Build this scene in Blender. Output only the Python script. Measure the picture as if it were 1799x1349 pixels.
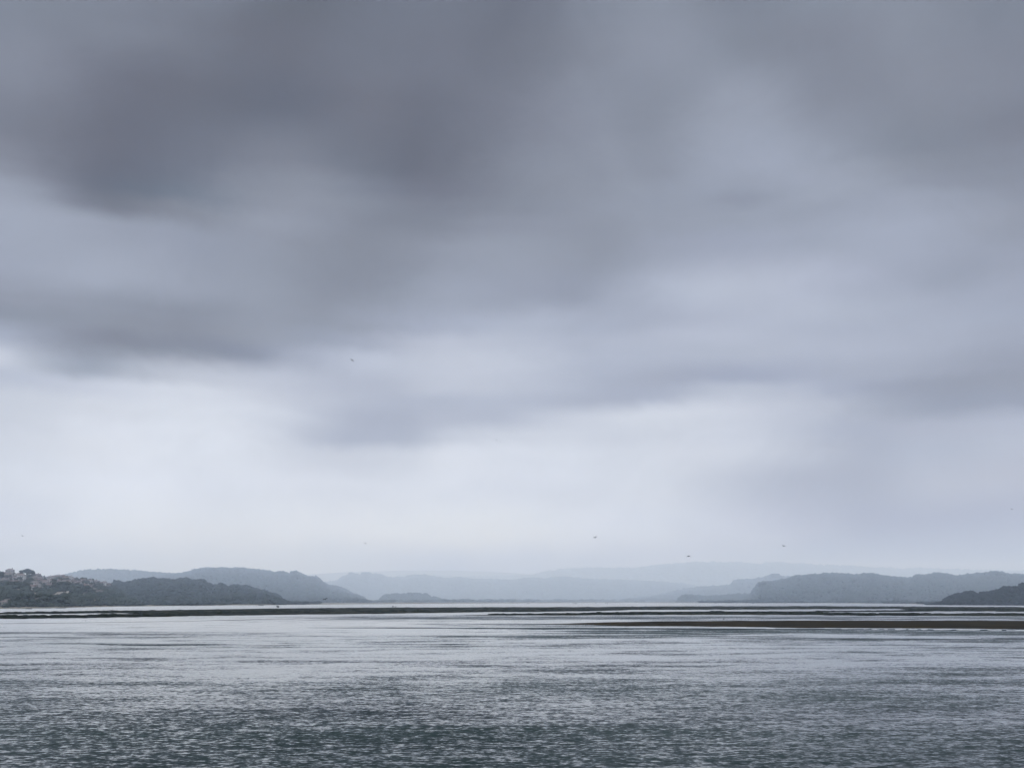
import bpy, bmesh, math, random
import numpy as np
from mathutils import Vector, Matrix

for o in list(bpy.data.objects):
    bpy.data.objects.remove(o)
random.seed(7)
rng = np.random.default_rng(7)
SC = bpy.context.scene
COL = SC.collection

# ------------------------------------------------------------------ camera
F = 1929.0                       # focal length in photo pixels (photo 1799 wide)
CX, CY, HOR = 899.5, 674.5, 1056.3
CAM_H = 3.4
PITCH = math.atan((HOR - CY) / F)
cam_data = bpy.data.cameras.new("camera")
cam = bpy.data.objects.new("camera", cam_data)
COL.objects.link(cam)
cam.location = (0, 0, CAM_H)
cam.rotation_euler = (math.pi / 2 + PITCH, 0, 0)
cam_data.sensor_width = 36.0
cam_data.lens = 36.0 * F / 1799.0
cam_data.clip_start = 0.5
cam_data.clip_end = 60000
SC.camera = cam
SC.view_settings.view_transform = 'Standard'
SC.view_settings.look = 'None'
SC.view_settings.gamma = 1.0
SC.view_settings.exposure = 0.0
SC.cycles.use_denoising = True
SC.cycles.volume_bounces = 2
SC.cycles.use_adaptive_sampling = False
SC.cycles.max_bounces = 5
SC.cycles.diffuse_bounces = 2
SC.cycles.glossy_bounces = 3
SC.cycles.transparent_max_bounces = 8

cP, sP = math.cos(PITCH), math.sin(PITCH)


def ray(x, y):
    """direction in the world of a point seen in the photograph"""
    a, b = x - CX, CY - y
    return Vector((a, F * cP - b * sP, F * sP + b * cP)).normalized()


def azel(x, y):
    d = ray(x, y)
    return math.atan2(d.x, d.y), d.z / math.hypot(d.x, d.y)   # azimuth, tan(elevation)


def ground(x, y, z=0.0):
    d = ray(x, y)
    t = (z - CAM_H) / d.z
    return Vector((d.x * t, d.y * t, z))


def lin(c):
    c = c / 255.0
    return c / 12.92 if c <= 0.04045 else ((c + 0.055) / 1.055) ** 2.4


# ------------------------------------------------------------------ sky (cloud deck laid out by azimuth and elevation)
SUN_EL, SUN_AZ = 74.0, -6.0
HAZE_DENSITY = 1.85e-4
GX = [0, 150, 300, 450, 600, 750, 900, 1050, 1200, 1350, 1500, 1650, 1800]
GY = [0, 100, 200, 300, 340, 370, 400, 440, 520, 570, 600, 630, 675, 700, 735, 770, 800, 860, 940, 1010]
GV = np.array([
    [138, 135, 130, 118, 118, 122, 120, 138, 145, 138, 142, 142, 135],
    [140, 130, 122, 117, 120, 122, 124, 140, 148, 142, 140, 142, 138],
    [132, 122, 117, 115, 120, 118, 130, 145, 150, 158, 145, 140, 136],
    [148, 120, 120, 138, 132, 120, 138, 148, 155, 165, 160, 148, 145],
    [162, 128, 122, 145, 142, 128, 140, 150, 157, 160, 163, 158, 152],
    [168, 150, 142, 150, 145, 135, 144, 152, 158, 160, 165, 165, 158],
    [170, 165, 155, 155, 145, 140, 150, 152, 160, 165, 169, 168, 160],
    [168, 168, 165, 155, 145, 150, 158, 154, 166, 171, 172, 168, 163],
    [158, 160, 160, 158, 150, 162, 163, 165, 185, 188, 180, 172, 170],
    [162, 150, 148, 156, 160, 175, 182, 178, 184, 187, 182, 178, 172],
    [180, 150, 148, 157, 170, 188, 190, 183, 187, 187, 183, 178, 170],
    [197, 157, 153, 164, 186, 197, 197, 185, 183, 183, 182, 174, 166],
    [200, 200, 208, 202, 190, 196, 195, 183, 181, 185, 177, 165, 164],
    [207, 211, 217, 210, 192, 190, 191, 186, 195, 197, 181, 165, 168],
    [210, 218, 222, 215, 190, 188, 195, 207, 212, 202, 185, 178, 185],
    [214, 221, 224, 218, 192, 198, 212, 212, 212, 204, 186, 188, 192],
    [216, 222, 225, 220, 206, 214, 219, 216, 214, 203, 188, 189, 193],
    [218, 224, 226, 222, 220, 222, 220, 218, 212, 195, 188, 195, 195],
    [215, 220, 222, 222, 222, 224, 222, 218, 212, 205, 195, 195, 196],
    [208, 212, 214, 214, 212, 210, 210, 208, 206, 202, 200, 200, 198]], float)


HAZE_TOP = 545.0


def target_rgb(g):
    mid = math.exp(-((g - 175) / 35.0) ** 2)
    return [g - 6 - 2 * mid, g, g + 10 + 8 * mid + 4 * min(1, max(0, (160 - g) / 30))]


# radiance of the clouds themselves at the grid points, as they are above the haze
#GWBEGIN
GW = np.array([[0.129, 0.137, 0.165, 0.139, 0.141, 0.154, 0.165, 0.18, 0.229, 0.05, 0.044, 0.036, 0.078, 0.074, 0.087, 0.095, 0.094, 0.112, 0.074, 0.068, 0.079, 0.137, 0.143, 0.171, 0.186, 0.2, 0.238, 0.1, 0.099, 0.115, 0.199, 0.23, 0.278, 0.131, 0.13, 0.15, 0.128, 0.134, 0.157],
    [0.169, 0.171, 0.201, 0.079, 0.07, 0.087, 0.061, 0.044, 0.04, 0.056, 0.038, 0.039, 0.08, 0.073, 0.084, 0.083, 0.074, 0.086, 0.088, 0.081, 0.092, 0.147, 0.15, 0.176, 0.201, 0.211, 0.256, 0.131, 0.136, 0.155, 0.136, 0.11, 0.127, 0.236, 0.245, 0.287, 0.104, 0.099, 0.117],
    [0.088, 0.077, 0.083, 0.048, 0.027, 0.024, 0.053, 0.036, 0.032, 0.015, 0.007, 0.009, 0.075, 0.059, 0.062, 0.049, 0.036, 0.038, 0.112, 0.106, 0.124, 0.175, 0.181, 0.217, 0.153, 0.158, 0.183, 0.29, 0.308, 0.378, 0.1, 0.105, 0.118, 0.095, 0.095, 0.11, 0.113, 0.101, 0.113],
    [0.176, 0.177, 0.207, 0.037, 0.017, 0.01, 0.021, 0.008, 0.01, 0.141, 0.134, 0.152, 0.067, 0.059, 0.066, 0.033, 0.015, 0.01, 0.133, 0.131, 0.152, 0.191, 0.198, 0.234, 0.181, 0.189, 0.226, 0.305, 0.329, 0.412, 0.227, 0.235, 0.285, 0.152, 0.152, 0.171, 0.15, 0.151, 0.179],
    [0.26, 0.276, 0.339, 0.04, 0.023, 0.022, 0.007, 0.008, 0.01, 0.188, 0.191, 0.219, 0.135, 0.138, 0.163, 0.061, 0.044, 0.049, 0.13, 0.127, 0.145, 0.203, 0.211, 0.248, 0.216, 0.231, 0.284, 0.212, 0.221, 0.266, 0.276, 0.295, 0.358, 0.161, 0.161, 0.201, 0.182, 0.185, 0.221],
    [0.256, 0.274, 0.337, 0.084, 0.071, 0.07, 0.11, 0.105, 0.11, 0.158, 0.155, 0.181, 0.166, 0.166, 0.189, 0.095, 0.087, 0.098, 0.141, 0.141, 0.162, 0.209, 0.218, 0.261, 0.21, 0.223, 0.27, 0.144, 0.145, 0.187, 0.245, 0.259, 0.318, 0.315, 0.338, 0.417, 0.17, 0.172, 0.196],
    [0.392, 0.42, 0.516, 0.279, 0.296, 0.362, 0.077, 0.063, 0.08, 0.275, 0.291, 0.354, 0.131, 0.127, 0.147, 0.106, 0.1, 0.11, 0.179, 0.18, 0.215, 0.189, 0.194, 0.226, 0.236, 0.248, 0.301, 0.343, 0.372, 0.439, 0.27, 0.289, 0.336, 0.273, 0.292, 0.374, 0.23, 0.225, 0.273],
    [0.277, 0.296, 0.372, 0.406, 0.442, 0.543, 0.422, 0.47, 0.587, 0.136, 0.133, 0.15, 0.124, 0.117, 0.126, 0.183, 0.184, 0.22, 0.22, 0.228, 0.272, 0.182, 0.185, 0.216, 0.253, 0.268, 0.339, 0.208, 0.216, 0.297, 0.161, 0.162, 0.247, 0.187, 0.191, 0.228, 0.216, 0.221, 0.272],
    [0.175, 0.168, 0.196, 0.181, 0.182, 0.218, 0.139, 0.131, 0.153, 0.214, 0.223, 0.266, 0.126, 0.118, 0.131, 0.24, 0.251, 0.307, 0.219, 0.226, 0.281, 0.222, 0.232, 0.29, 0.402, 0.436, 0.533, 0.441, 0.47, 0.559, 0.405, 0.433, 0.529, 0.265, 0.281, 0.353, 0.258, 0.271, 0.342],
    [0.098, 0.095, 0.106, 0.138, 0.131, 0.145, 0.099, 0.088, 0.089, 0.163, 0.16, 0.185, 0.154, 0.151, 0.173, 0.28, 0.298, 0.38, 0.37, 0.397, 0.49, 0.306, 0.329, 0.412, 0.301, 0.318, 0.398, 0.347, 0.369, 0.459, 0.324, 0.345, 0.424, 0.316, 0.334, 0.416, 0.277, 0.297, 0.376],
    [0.4, 0.436, 0.567, 0.091, 0.074, 0.079, 0.131, 0.107, 0.112, 0.166, 0.161, 0.173, 0.208, 0.22, 0.285, 0.432, 0.452, 0.538, 0.417, 0.443, 0.536, 0.347, 0.369, 0.457, 0.401, 0.425, 0.516, 0.412, 0.437, 0.53, 0.305, 0.322, 0.414, 0.31, 0.324, 0.4, 0.224, 0.223, 0.274],
    [0.59, 0.616, 0.71, 0.012, 0.013, 0.017, 0.011, 0.013, 0.016, 0.059, 0.051, 0.092, 0.424, 0.453, 0.55, 0.455, 0.481, 0.566, 0.475, 0.504, 0.594, 0.346, 0.37, 0.457, 0.354, 0.377, 0.464, 0.319, 0.339, 0.41, 0.403, 0.424, 0.499, 0.287, 0.299, 0.372, 0.181, 0.175, 0.218],
    [0.306, 0.331, 0.415, 0.461, 0.485, 0.574, 0.668, 0.702, 0.801, 0.601, 0.639, 0.731, 0.354, 0.371, 0.456, 0.43, 0.454, 0.536, 0.434, 0.459, 0.549, 0.32, 0.34, 0.428, 0.248, 0.254, 0.322, 0.214, 0.226, 0.327, 0.206, 0.21, 0.282, 0.165, 0.154, 0.188, 0.154, 0.142, 0.16],
    [0.493, 0.521, 0.595, 0.545, 0.569, 0.626, 0.526, 0.575, 0.635, 0.511, 0.539, 0.609, 0.398, 0.419, 0.507, 0.336, 0.357, 0.442, 0.368, 0.391, 0.485, 0.3, 0.312, 0.393, 0.307, 0.324, 0.413, 0.534, 0.565, 0.634, 0.318, 0.332, 0.427, 0.12, 0.109, 0.122, 0.151, 0.145, 0.186],
    [0.502, 0.527, 0.593, 0.627, 0.665, 0.763, 0.75, 0.786, 0.881, 0.676, 0.725, 0.818, 0.309, 0.322, 0.404, 0.35, 0.365, 0.445, 0.391, 0.412, 0.502, 0.643, 0.679, 0.77, 0.653, 0.687, 0.769, 0.471, 0.489, 0.583, 0.361, 0.368, 0.42, 0.233, 0.243, 0.332, 0.337, 0.348, 0.433],
    [0.564, 0.597, 0.674, 0.687, 0.722, 0.791, 0.699, 0.753, 0.85, 0.669, 0.711, 0.8, 0.295, 0.307, 0.388, 0.435, 0.461, 0.546, 0.569, 0.603, 0.69, 0.604, 0.64, 0.734, 0.566, 0.597, 0.683, 0.542, 0.572, 0.666, 0.236, 0.242, 0.33, 0.413, 0.405, 0.454, 0.382, 0.395, 0.469],
    [0.586, 0.63, 0.743, 0.677, 0.717, 0.817, 0.82, 0.874, 0.988, 0.678, 0.724, 0.815, 0.554, 0.582, 0.661, 0.687, 0.728, 0.82, 0.679, 0.723, 0.823, 0.661, 0.706, 0.807, 0.641, 0.671, 0.76, 0.541, 0.567, 0.653, 0.325, 0.322, 0.371, 0.158, 0.199, 0.32, 0.299, 0.303, 0.402],
    [0.652, 0.696, 0.78, 0.757, 0.816, 0.94, 0.795, 0.855, 0.99, 0.732, 0.785, 0.901, 0.687, 0.728, 0.831, 0.747, 0.8, 0.914, 0.688, 0.737, 0.853, 0.688, 0.735, 0.847, 0.602, 0.637, 0.732, 0.336, 0.341, 0.413, 0.233, 0.215, 0.27, 0.407, 0.393, 0.445, 0.387, 0.362, 0.402],
    [0.574, 0.61, 0.794, 0.777, 0.85, 1.004, 0.855, 0.913, 1.022, 0.855, 0.913, 1.022, 0.855, 0.913, 1.022, 0.874, 0.932, 1.04, 0.852, 0.913, 1.022, 0.758, 0.82, 0.981, 0.623, 0.674, 0.818, 0.443, 0.442, 0.569, 0.192, 0.153, 0.224, 0.154, 0.113, 0.194, 0.174, 0.139, 0.225],
    [0.112, 0.133, 0.343, 0.331, 0.45, 0.829, 0.622, 0.728, 0.954, 0.668, 0.773, 0.954, 0.573, 0.676, 0.916, 0.213, 0.278, 0.724, 0.35, 0.425, 0.805, 0.206, 0.246, 0.572, 0.4, 0.396, 0.669, 0.172, 0.177, 0.339, 0.164, 0.145, 0.287, 0.128, 0.101, 0.242, 0.045, 0.023, 0.144]]).reshape(20, 13, 3)
#GWEND


def grid_rgb(x, y):
    x = min(max(x, GX[0]), GX[-1] - 1e-3)
    y = min(max(y, GY[0]), GY[-1] - 1e-3)
    i = max(k for k in range(len(GX)) if GX[k] <= x)
    j = max(k for k in range(len(GY)) if GY[k] <= y)
    u = (x - GX[i]) / (GX[i + 1] - GX[i])
    v = (y - GY[j]) / (GY[j + 1] - GY[j])
    return tuple(float(q) for q in ((1 - v) * ((1 - u) * GW[j, i] + u * GW[j, i + 1]) + v * ((1 - u) * GW[j + 1, i] + u * GW[j + 1, i + 1])))


world = bpy.data.worlds.new("World")
SC.world = world
world.use_nodes = True
wn, wl = world.node_tree.nodes, world.node_tree.links
wn.clear()


class NT:
    """small helper round a node tree"""
    def __init__(s, tree):
        s.t = tree; s.n = tree.nodes; s.l = tree.links

    def put(s, sock, v):
        if isinstance(v, bpy.types.NodeSocket):
            s.l.new(v, sock)
        else:
            sock.default_value = v

    def math(s, op, a, b=None, c=None, clamp=False):
        n = s.n.new('ShaderNodeMath'); n.operation = op; n.use_clamp = clamp
        s.put(n.inputs[0], a)
        if b is not None: s.put(n.inputs[1], b)
        if c is not None: s.put(n.inputs[2], c)
        return n.outputs[0]

    def noise(s, vec, scale, detail=2, rough=0.5, dist=0.0):
        n = s.n.new('ShaderNodeTexNoise')
        s.put(n.inputs['Vector'], vec); n.inputs['Scale'].default_value = scale
        n.inputs['Detail'].default_value = detail; n.inputs['Roughness'].default_value = rough
        n.inputs['Distortion'].default_value = dist
        return n

    def comb(s, x, y, z):
        n = s.n.new('ShaderNodeCombineXYZ')
        s.put(n.inputs[0], x); s.put(n.inputs[1], y); s.put(n.inputs[2], z)
        return n.outputs[0]

    def sep(s, v):
        n = s.n.new('ShaderNodeSeparateXYZ'); s.put(n.inputs[0], v)
        return n.outputs

    def mix(s, f, a, b):
        n = s.n.new('ShaderNodeMix'); n.data_type = 'RGBA'
        s.put(n.inputs[0], f); s.put(n.inputs[6], a); s.put(n.inputs[7], b)
        return n.outputs[2]

    def ramp(s, f, stops, interp='LINEAR'):
        n = s.n.new('ShaderNodeValToRGB'); cr = n.color_ramp; cr.interpolation = interp
        while len(cr.elements) > 1: cr.elements.remove(cr.elements[-1])
        cr.elements[0].position = stops[0][0]; cr.elements[0].color = (*stops[0][1], 1)
        for p, c in stops[1:]:
            e = cr.elements.new(p); e.color = (*c, 1)
        s.put(n.inputs[0], f)
        return n.outputs[0]

    def vmath(s, op, a, b=None):
        n = s.n.new('ShaderNodeVectorMath'); n.operation = op
        s.put(n.inputs[0], a)
        if b is not None: s.put(n.inputs[1], b)
        return n.outputs[0]

    def mapr(s, v, a, b, c=0.0, d=1.0, smooth=False):
        n = s.n.new('ShaderNodeMapRange')
        if smooth: n.interpolation_type = 'SMOOTHSTEP'
        s.put(n.inputs[0], v)
        for i, q in enumerate((a, b, c, d)): s.put(n.inputs[1 + i], q)
        return n.outputs[0]


W = NT(world.node_tree)
tc = wn.new('ShaderNodeTexCoord')
dirv = tc.outputs['Generated']
dx, dy, dz = W.sep(dirv)
az = W.math('ARCTAN2', dx, dy)
el = W.math('ARCSINE', dz)
stretch = W.vmath('MULTIPLY', dirv, (1.0, 1.0, 1.6))
n1 = W.noise(stretch, 8.0, 6, 0.6, 0.3)
n2 = W.noise(W.vmath('ADD', stretch, (3.1, 7.7, 1.3)), 3.0, 4, 0.5)
nr, ng, nb = W.sep(n1.outputs['Color'])
azw = W.math('ADD', az, W.math('MULTIPLY', W.math('SUBTRACT', nr, 0.5), 0.10))
elw = W.math('ADD', el, W.math('MULTIPLY', W.math('SUBTRACT', ng, 0.5), 0.030))
AZR = math.radians(34)
fold = W.math('PINGPONG', W.math('ADD', azw, AZR), 2 * AZR)
fac = W.math('DIVIDE', fold, 2 * AZR)
row_els, row_socks = [], []
for y in GY:
    e = math.atan(azel(CX, y)[1])
    stops = []
    for k in range(17):
        p = k / 16.0
        a = -AZR + p * 2 * AZR
        d = Vector((math.sin(a) * math.cos(e), math.cos(a) * math.cos(e), math.sin(e)))
        w = d.y * cP + d.z * sP
        px = CX + F * d.x / w
        py = CY - F * (d.z * cP - d.y * sP) / w
        stops.append((p, grid_rgb(px, py)))
    row_els.append(e)
    row_socks.append(W.ramp(fac, stops, 'CARDINAL'))
cur = row_socks[-1]
for j in range(len(GY) - 2, -1, -1):
    f = W.mapr(elw, row_els[j + 1], row_els[j], smooth=True)
    cur = W.mix(f, cur, row_socks[j])
# overhead: the darker cloud deck that the waves mirror
deck = W.ramp(n2.outputs['Fac'], [(0.3, (lin(98), lin(104), lin(118))), (0.7, (lin(140), lin(147), lin(162)))])
cur = W.mix(W.mapr(el, math.radians(29), math.radians(45), smooth=True), cur, deck)
# unseen brighter sky added overhead and behind the viewer to light the haze
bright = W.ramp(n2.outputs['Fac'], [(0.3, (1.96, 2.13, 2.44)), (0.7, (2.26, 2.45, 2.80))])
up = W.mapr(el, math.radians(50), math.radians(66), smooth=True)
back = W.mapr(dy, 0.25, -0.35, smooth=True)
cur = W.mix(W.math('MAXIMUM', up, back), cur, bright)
# mottling and slow drift between a violet and a blue grey
mott = W.noise(W.vmath('MULTIPLY', dirv, (1, 1, 1.7)), 8.0, 8, 0.62, 0.5)
mval = W.mapr(mott.outputs['Fac'], 0.32, 0.68, 0.93, 1.07)
cur = W.vmath('MULTIPLY', cur, W.comb(mval, mval, mval))
tint = W.mapr(n2.outputs['Fac'], 0.35, 0.65, 0.0, 1.0)
cur = W.vmath('MULTIPLY', cur, W.mix(tint, (0.995, 1.002, 1.0, 1), (1.005, 0.999, 1.0, 1)))
sky = wn.new('ShaderNodeTexSky'); sky.sky_type = 'NISHITA'; sky.sun_disc = False
sky.sun_elevation = math.radians(SUN_EL); sky.sun_rotation = math.radians(SUN_AZ)
bg_sky = wn.new('ShaderNodeBackground'); bg_sky.inputs[1].default_value = 0.08
wl.new(sky.outputs[0], bg_sky.inputs[0])
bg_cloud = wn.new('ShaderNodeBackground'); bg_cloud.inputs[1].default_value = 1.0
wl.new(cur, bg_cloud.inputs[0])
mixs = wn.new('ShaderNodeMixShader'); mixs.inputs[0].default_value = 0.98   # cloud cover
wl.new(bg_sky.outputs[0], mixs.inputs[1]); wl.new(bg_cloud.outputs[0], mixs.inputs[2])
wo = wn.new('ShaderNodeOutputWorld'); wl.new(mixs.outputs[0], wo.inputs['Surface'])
world.cycles.sampling_method = 'MANUAL'
world.cycles.sample_map_resolution = 512

sun_data = bpy.data.lights.new("sun", 'SUN')
sun_data.energy = 0.6
sun_data.angle = math.radians(30)
sun_data.color = (1.0, 0.97, 0.93)
sun = bpy.data.objects.new("sun", sun_data)
COL.objects.link(sun)
sd = Vector((math.sin(math.radians(SUN_AZ)) * math.cos(math.radians(SUN_EL)),
             math.cos(math.radians(SUN_AZ)) * math.cos(math.radians(SUN_EL)), math.sin(math.radians(SUN_EL))))
sun.rotation_euler = sd.to_track_quat('Z', 'Y').to_euler()


# ------------------------------------------------------------------ helpers
def tag(o, label=None, cat=None, group=None, kind=None):
    if label: o['label'] = label
    if cat: o['category'] = cat
    if group: o['group'] = group
    if kind: o['kind'] = kind
    return o


def mesh_np(name, V, T, mat, parent=None, smooth=False):
    V = np.asarray(V, np.float32).reshape(-1, 3); T = np.asarray(T, np.int32)
    k = T.shape[1]
    me = bpy.data.meshes.new(name)
    me.vertices.add(len(V)); me.vertices.foreach_set('co', V.ravel())
    me.loops.add(T.size); me.loops.foreach_set('vertex_index', T.ravel())
    me.polygons.add(len(T))
    me.polygons.foreach_set('loop_start', np.arange(0, T.size, k, dtype=np.int32))
    me.polygons.foreach_set('use_smooth', np.full(len(T), smooth))
    me.update(calc_edges=True)
    me.materials.append(mat)
    o = bpy.data.objects.new(name, me); COL.objects.link(o)
    if parent: o.parent = parent
    return o


def bm_obj(name, bm, mat, parent=None, smooth=False):
    me = bpy.data.meshes.new(name)
    bmesh.ops.recalc_face_normals(bm, faces=bm.faces)
    bm.to_mesh(me); bm.free()
    me.materials.append(mat)
    for p in me.polygons: p.use_smooth = smooth
    o = bpy.data.objects.new(name, me); COL.objects.link(o)
    if parent: o.parent = parent
    return o


def empty(name, loc=(0, 0, 0), rz=0.0, s=1.0):
    o = bpy.data.objects.new(name, None); COL.objects.link(o)
    o.location = loc; o.rotation_euler = (0, 0, rz); o.scale = (s, s, s)
    o.empty_display_size = 0.5
    return o


def children(o):
    return [c for c in bpy.data.objects if c.parent == o]


KIDS = {}


def copy_thing(root, loc, rz=0.0, s=(1, 1, 1)):
    if root.name not in KIDS:
        KIDS[root.name] = [(c, children(c)) for c in children(root)]
    r = root.copy(); COL.objects.link(r)
    r.location = loc; r.rotation_euler = (0, 0, rz); r.scale = s
    for c, subs in KIDS[root.name]:
        cc = c.copy(); COL.objects.link(cc); cc.parent = r
        for g in subs:
            gg = g.copy(); COL.objects.link(gg); gg.parent = cc
    return r


def box(bm, x0, x1, y0, y1, z0, z1):
    vs = [bm.verts.new(p) for p in ((x0, y0, z0), (x1, y0, z0), (x1, y1, z0), (x0, y1, z0),
                                    (x0, y0, z1), (x1, y0, z1), (x1, y1, z1), (x0, y1, z1))]
    for f in ((0, 3, 2, 1), (4, 5, 6, 7), (0, 1, 5, 4), (1, 2, 6, 5), (2, 3, 7, 6), (3, 0, 4, 7)):
        bm.faces.new([vs[i] for i in f])


def simple_mat(name, cols, scale=0.1, rough=0.9, spec=0.2, detail=3, stops=(0.35, 0.65), stretch=(1, 1, 1)):
    m = bpy.data.materials.new(name); m.use_nodes = True
    t = NT(m.node_tree); b = t.n['Principled BSDF']
    g = t.n.new('ShaderNodeNewGeometry')
    n = t.noise(t.vmath('MULTIPLY', g.outputs['Position'], stretch), scale, detail, 0.55)
    k = len(cols)
    st = [(stops[0] + (stops[1] - stops[0]) * i / max(1, k - 1), c) for i, c in enumerate(cols)]
    c = t.ramp(n.outputs['Fac'], st)
    t.l.new(c, b.inputs['Base Color'])
    b.inputs['Roughness'].default_value = rough
    b.inputs['Specular IOR Level'].default_value = spec
    return m


# value noise for terrain
_P = np.random.default_rng(3).random((256, 256))


def vnoise(x, y):
    xi = np.floor(x).astype(int); yi = np.floor(y).astype(int)
    u = x - xi; v = y - yi
    u = u * u * (3 - 2 * u); v = v * v * (3 - 2 * v)
    a = _P[xi % 256, yi % 256]; b = _P[(xi + 1) % 256, yi % 256]
    c = _P[xi % 256, (yi + 1) % 256]; d = _P[(xi + 1) % 256, (yi + 1) % 256]
    return (a * (1 - u) + b * u) * (1 - v) + (c * (1 - u) + d * u) * v


def fbm(x, y, o=3):
    s = 0; a = 0.5
    for i in range(o):
        s = s + a * vnoise(x * 2 ** i + 17.3 * i, y * 2 ** i + 5.1 * i); a *= 0.5
    return s


# ------------------------------------------------------------------ water
def belt(xa, ya, xb, yb, half, x0, x1, amt):
    """a ruffled belt of water: ground line through two points, width, where along x it fades in, strength"""
    p, q = ground(xa, ya), ground(xb, yb)
    sl = (q.y - p.y) / (q.x - p.x)
    w = abs(ground(xa, ya - half).y - ground(xa, ya + half).y) / 2
    return (p.y - sl * p.x, sl, w, ground(x0, ya).x, ground(x1, ya).x, amt)


BELTS = [belt(560, 1084.3, 1500, 1084.8, 4.2, 330, 760, 0.17),
         belt(0, 1112.5, 700, 1115, 3.4, 900, 100, 0.10),
         belt(700, 1117, 1400, 1121, 2.2, 500, 900, 0.09),
         belt(900, 1105, 1790, 1112, 5.5, 780, 1150, 0.15),
         belt(560, 1102.2, 950, 1103.5, 0.9, 520, 650, 0.22),
         belt(700, 1096.5, 930, 1097, 2.5, 640, 800, 0.13)]


def water_material():
    m = bpy.data.materials.new('lagoon_water'); m.use_nodes = True
    t = NT(m.node_tree); b = t.n['Principled BSDF']
    g = t.n.new('ShaderNodeNewGeometry')
    X0, Y0, Z0 = t.sep(g.outputs['Position'])
    P = t.vmath('MULTIPLY', g.outputs['Position'], (1.31, 1.31, 1.31))
    X, Y, Z = t.sep(P)

    def field(scale, sx, ofs, det=2, dist=0.3):
        v = t.vmath('MULTIPLY', t.vmath('ADD', P, ofs), (sx, 1.0, 1.0))
        n = t.noise(v, scale, det, 0.55, dist)
        return n.outputs['Fac'], t.sep(n.outputs['Color'])
    A, Ac = field(4.2, 0.75, (11, 5, 0), 3)
    B, Bc = field(1.5, 0.6, (3, 40, 0), 3)
    C, _ = field(0.30, 0.45, (90, 7, 0), 3)
    D, _ = field(0.035, 0.30, (5, 70, 0), 4, 0.6)
    G, _ = field(0.010, 0.20, (55, 3, 0), 3)
    S1, _ = field(0.24, 0.42, (31, 13, 0), 3, 0.4)
    S2, _ = field(0.085, 0.34, (71, 19, 0), 3, 0.4)
    E_, Ec = field(9.0, 0.8, (17, 23, 0), 3)
    # height-like field of wavelets; where it rises the face leans towards the viewer
    n = t.math('ADD', t.math('ADD', t.math('MULTIPLY', A, 0.38), t.math('MULTIPLY', B, 0.26)), t.math('ADD', t.math('MULTIPLY', C, 0.08), t.math('MULTIPLY', E_, 0.28)))
    warp = t.math('MULTIPLY', t.math('SUBTRACT', D, 0.5), 30.0)
    # choppier water close in, reaching further out on the left
    edge = t.math('ADD', t.math('MULTIPLY_ADD', X, 0.60, Y), warp)
    near = t.mapr(edge, 30, 72, 0.035, 0.0, smooth=True)
    far = t.mapr(Y, 40, 230, 0.0, -0.095, smooth=True)
    belts = None
    for (yc, slope, wd, x0, x1, amt) in BELTS:
        wv = t.math('MULTIPLY', t.math('SUBTRACT', t.math('MULTIPLY_ADD', S2, 0.5, t.math('MULTIPLY', G, 0.5)), 0.5), wd * 2.0)
        dyv = t.math('SUBTRACT', t.math('ADD', Y0, wv), t.math('MULTIPLY_ADD', X0, slope, yc))
        q = t.math('POWER', t.math('ABSOLUTE', t.math('DIVIDE', dyv, wd)), 2.2)
        e = t.math('EXPONENT', t.math('MULTIPLY', q, -1.0))
        e = t.math('MULTIPLY', e, t.mapr(X0, x0, x1, 0.0, amt, smooth=True))
        belts = e if belts is None else t.math('ADD', belts, e)
    patch = t.math('ADD', t.mapr(D, 0.3, 0.7, -0.030, 0.030), t.mapr(G, 0.3, 0.7, -0.02, 0.02))
    streak = t.math('MULTIPLY', t.math('ADD', t.mapr(S1, 0.3, 0.7, -0.085, 0.085), t.mapr(S2, 0.3, 0.7, -0.065, 0.065)), t.mapr(Y, 35, 90, 0.12, 1.0))
    cover = t.math('ADD', t.math('ADD', near, far), t.math('ADD', belts, t.math('ADD', patch, streak)))
    lift = t.math('ADD', n, cover)
    lean = t.mapr(lift, 0.475, 0.69, 0.0, 1.0)
    lean = t.math('ADD', t.math('MULTIPLY', lean, t.mapr(Y, 30, 300, 0.44, 0.26)), t.mapr(Y, 90, 420, 0.0, 0.05))
    nx = t.math('MULTIPLY', t.math('SUBTRACT', Ac[0], 0.5), 0.12)
    ny = t.math('SUBTRACT', t.math('MULTIPLY', t.math('SUBTRACT', t.math('MULTIPLY_ADD', Ec[1], 0.5, t.math('MULTIPLY', Ac[1], 0.5)), 0.5), t.mapr(Y, 40, 200, 0.20, 0.06)), lean)
    N = t.vmath('NORMALIZE', t.comb(nx, ny, 1.0))
    Nc = t.vmath('ADD', t.vmath('MULTIPLY', N, (0.5, 0.5, 0.5)), (0.5, 0.5, 0.5))
    nm = t.n.new('ShaderNodeNormalMap'); nm.space = 'WORLD'
    t.l.new(Nc, nm.inputs['Color'])
    t.l.new(nm.outputs[0], b.inputs['Normal'])
    deep = t.mix(t.mapr(D, 0.35, 0.65), (0.001, 0.007, 0.007, 1), (0.004, 0.015, 0.011, 1))
    t.l.new(deep, b.inputs['Base Color'])
    b.inputs['IOR'].default_value = 1.333
    b.inputs['Roughness'].default_value = 0.07
    return m


M_WATER = water_material()
V = [(-14000, -600, 0), (14000, -600, 0), (14000, 16300, 0), (-14000, 16300, 0)]
water = mesh_np('water', V, [[0, 1, 2, 3]], M_WATER)
tag(water, 'grey rippled lagoon water reaching from the viewer to the far shore', kind='structure')

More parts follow.
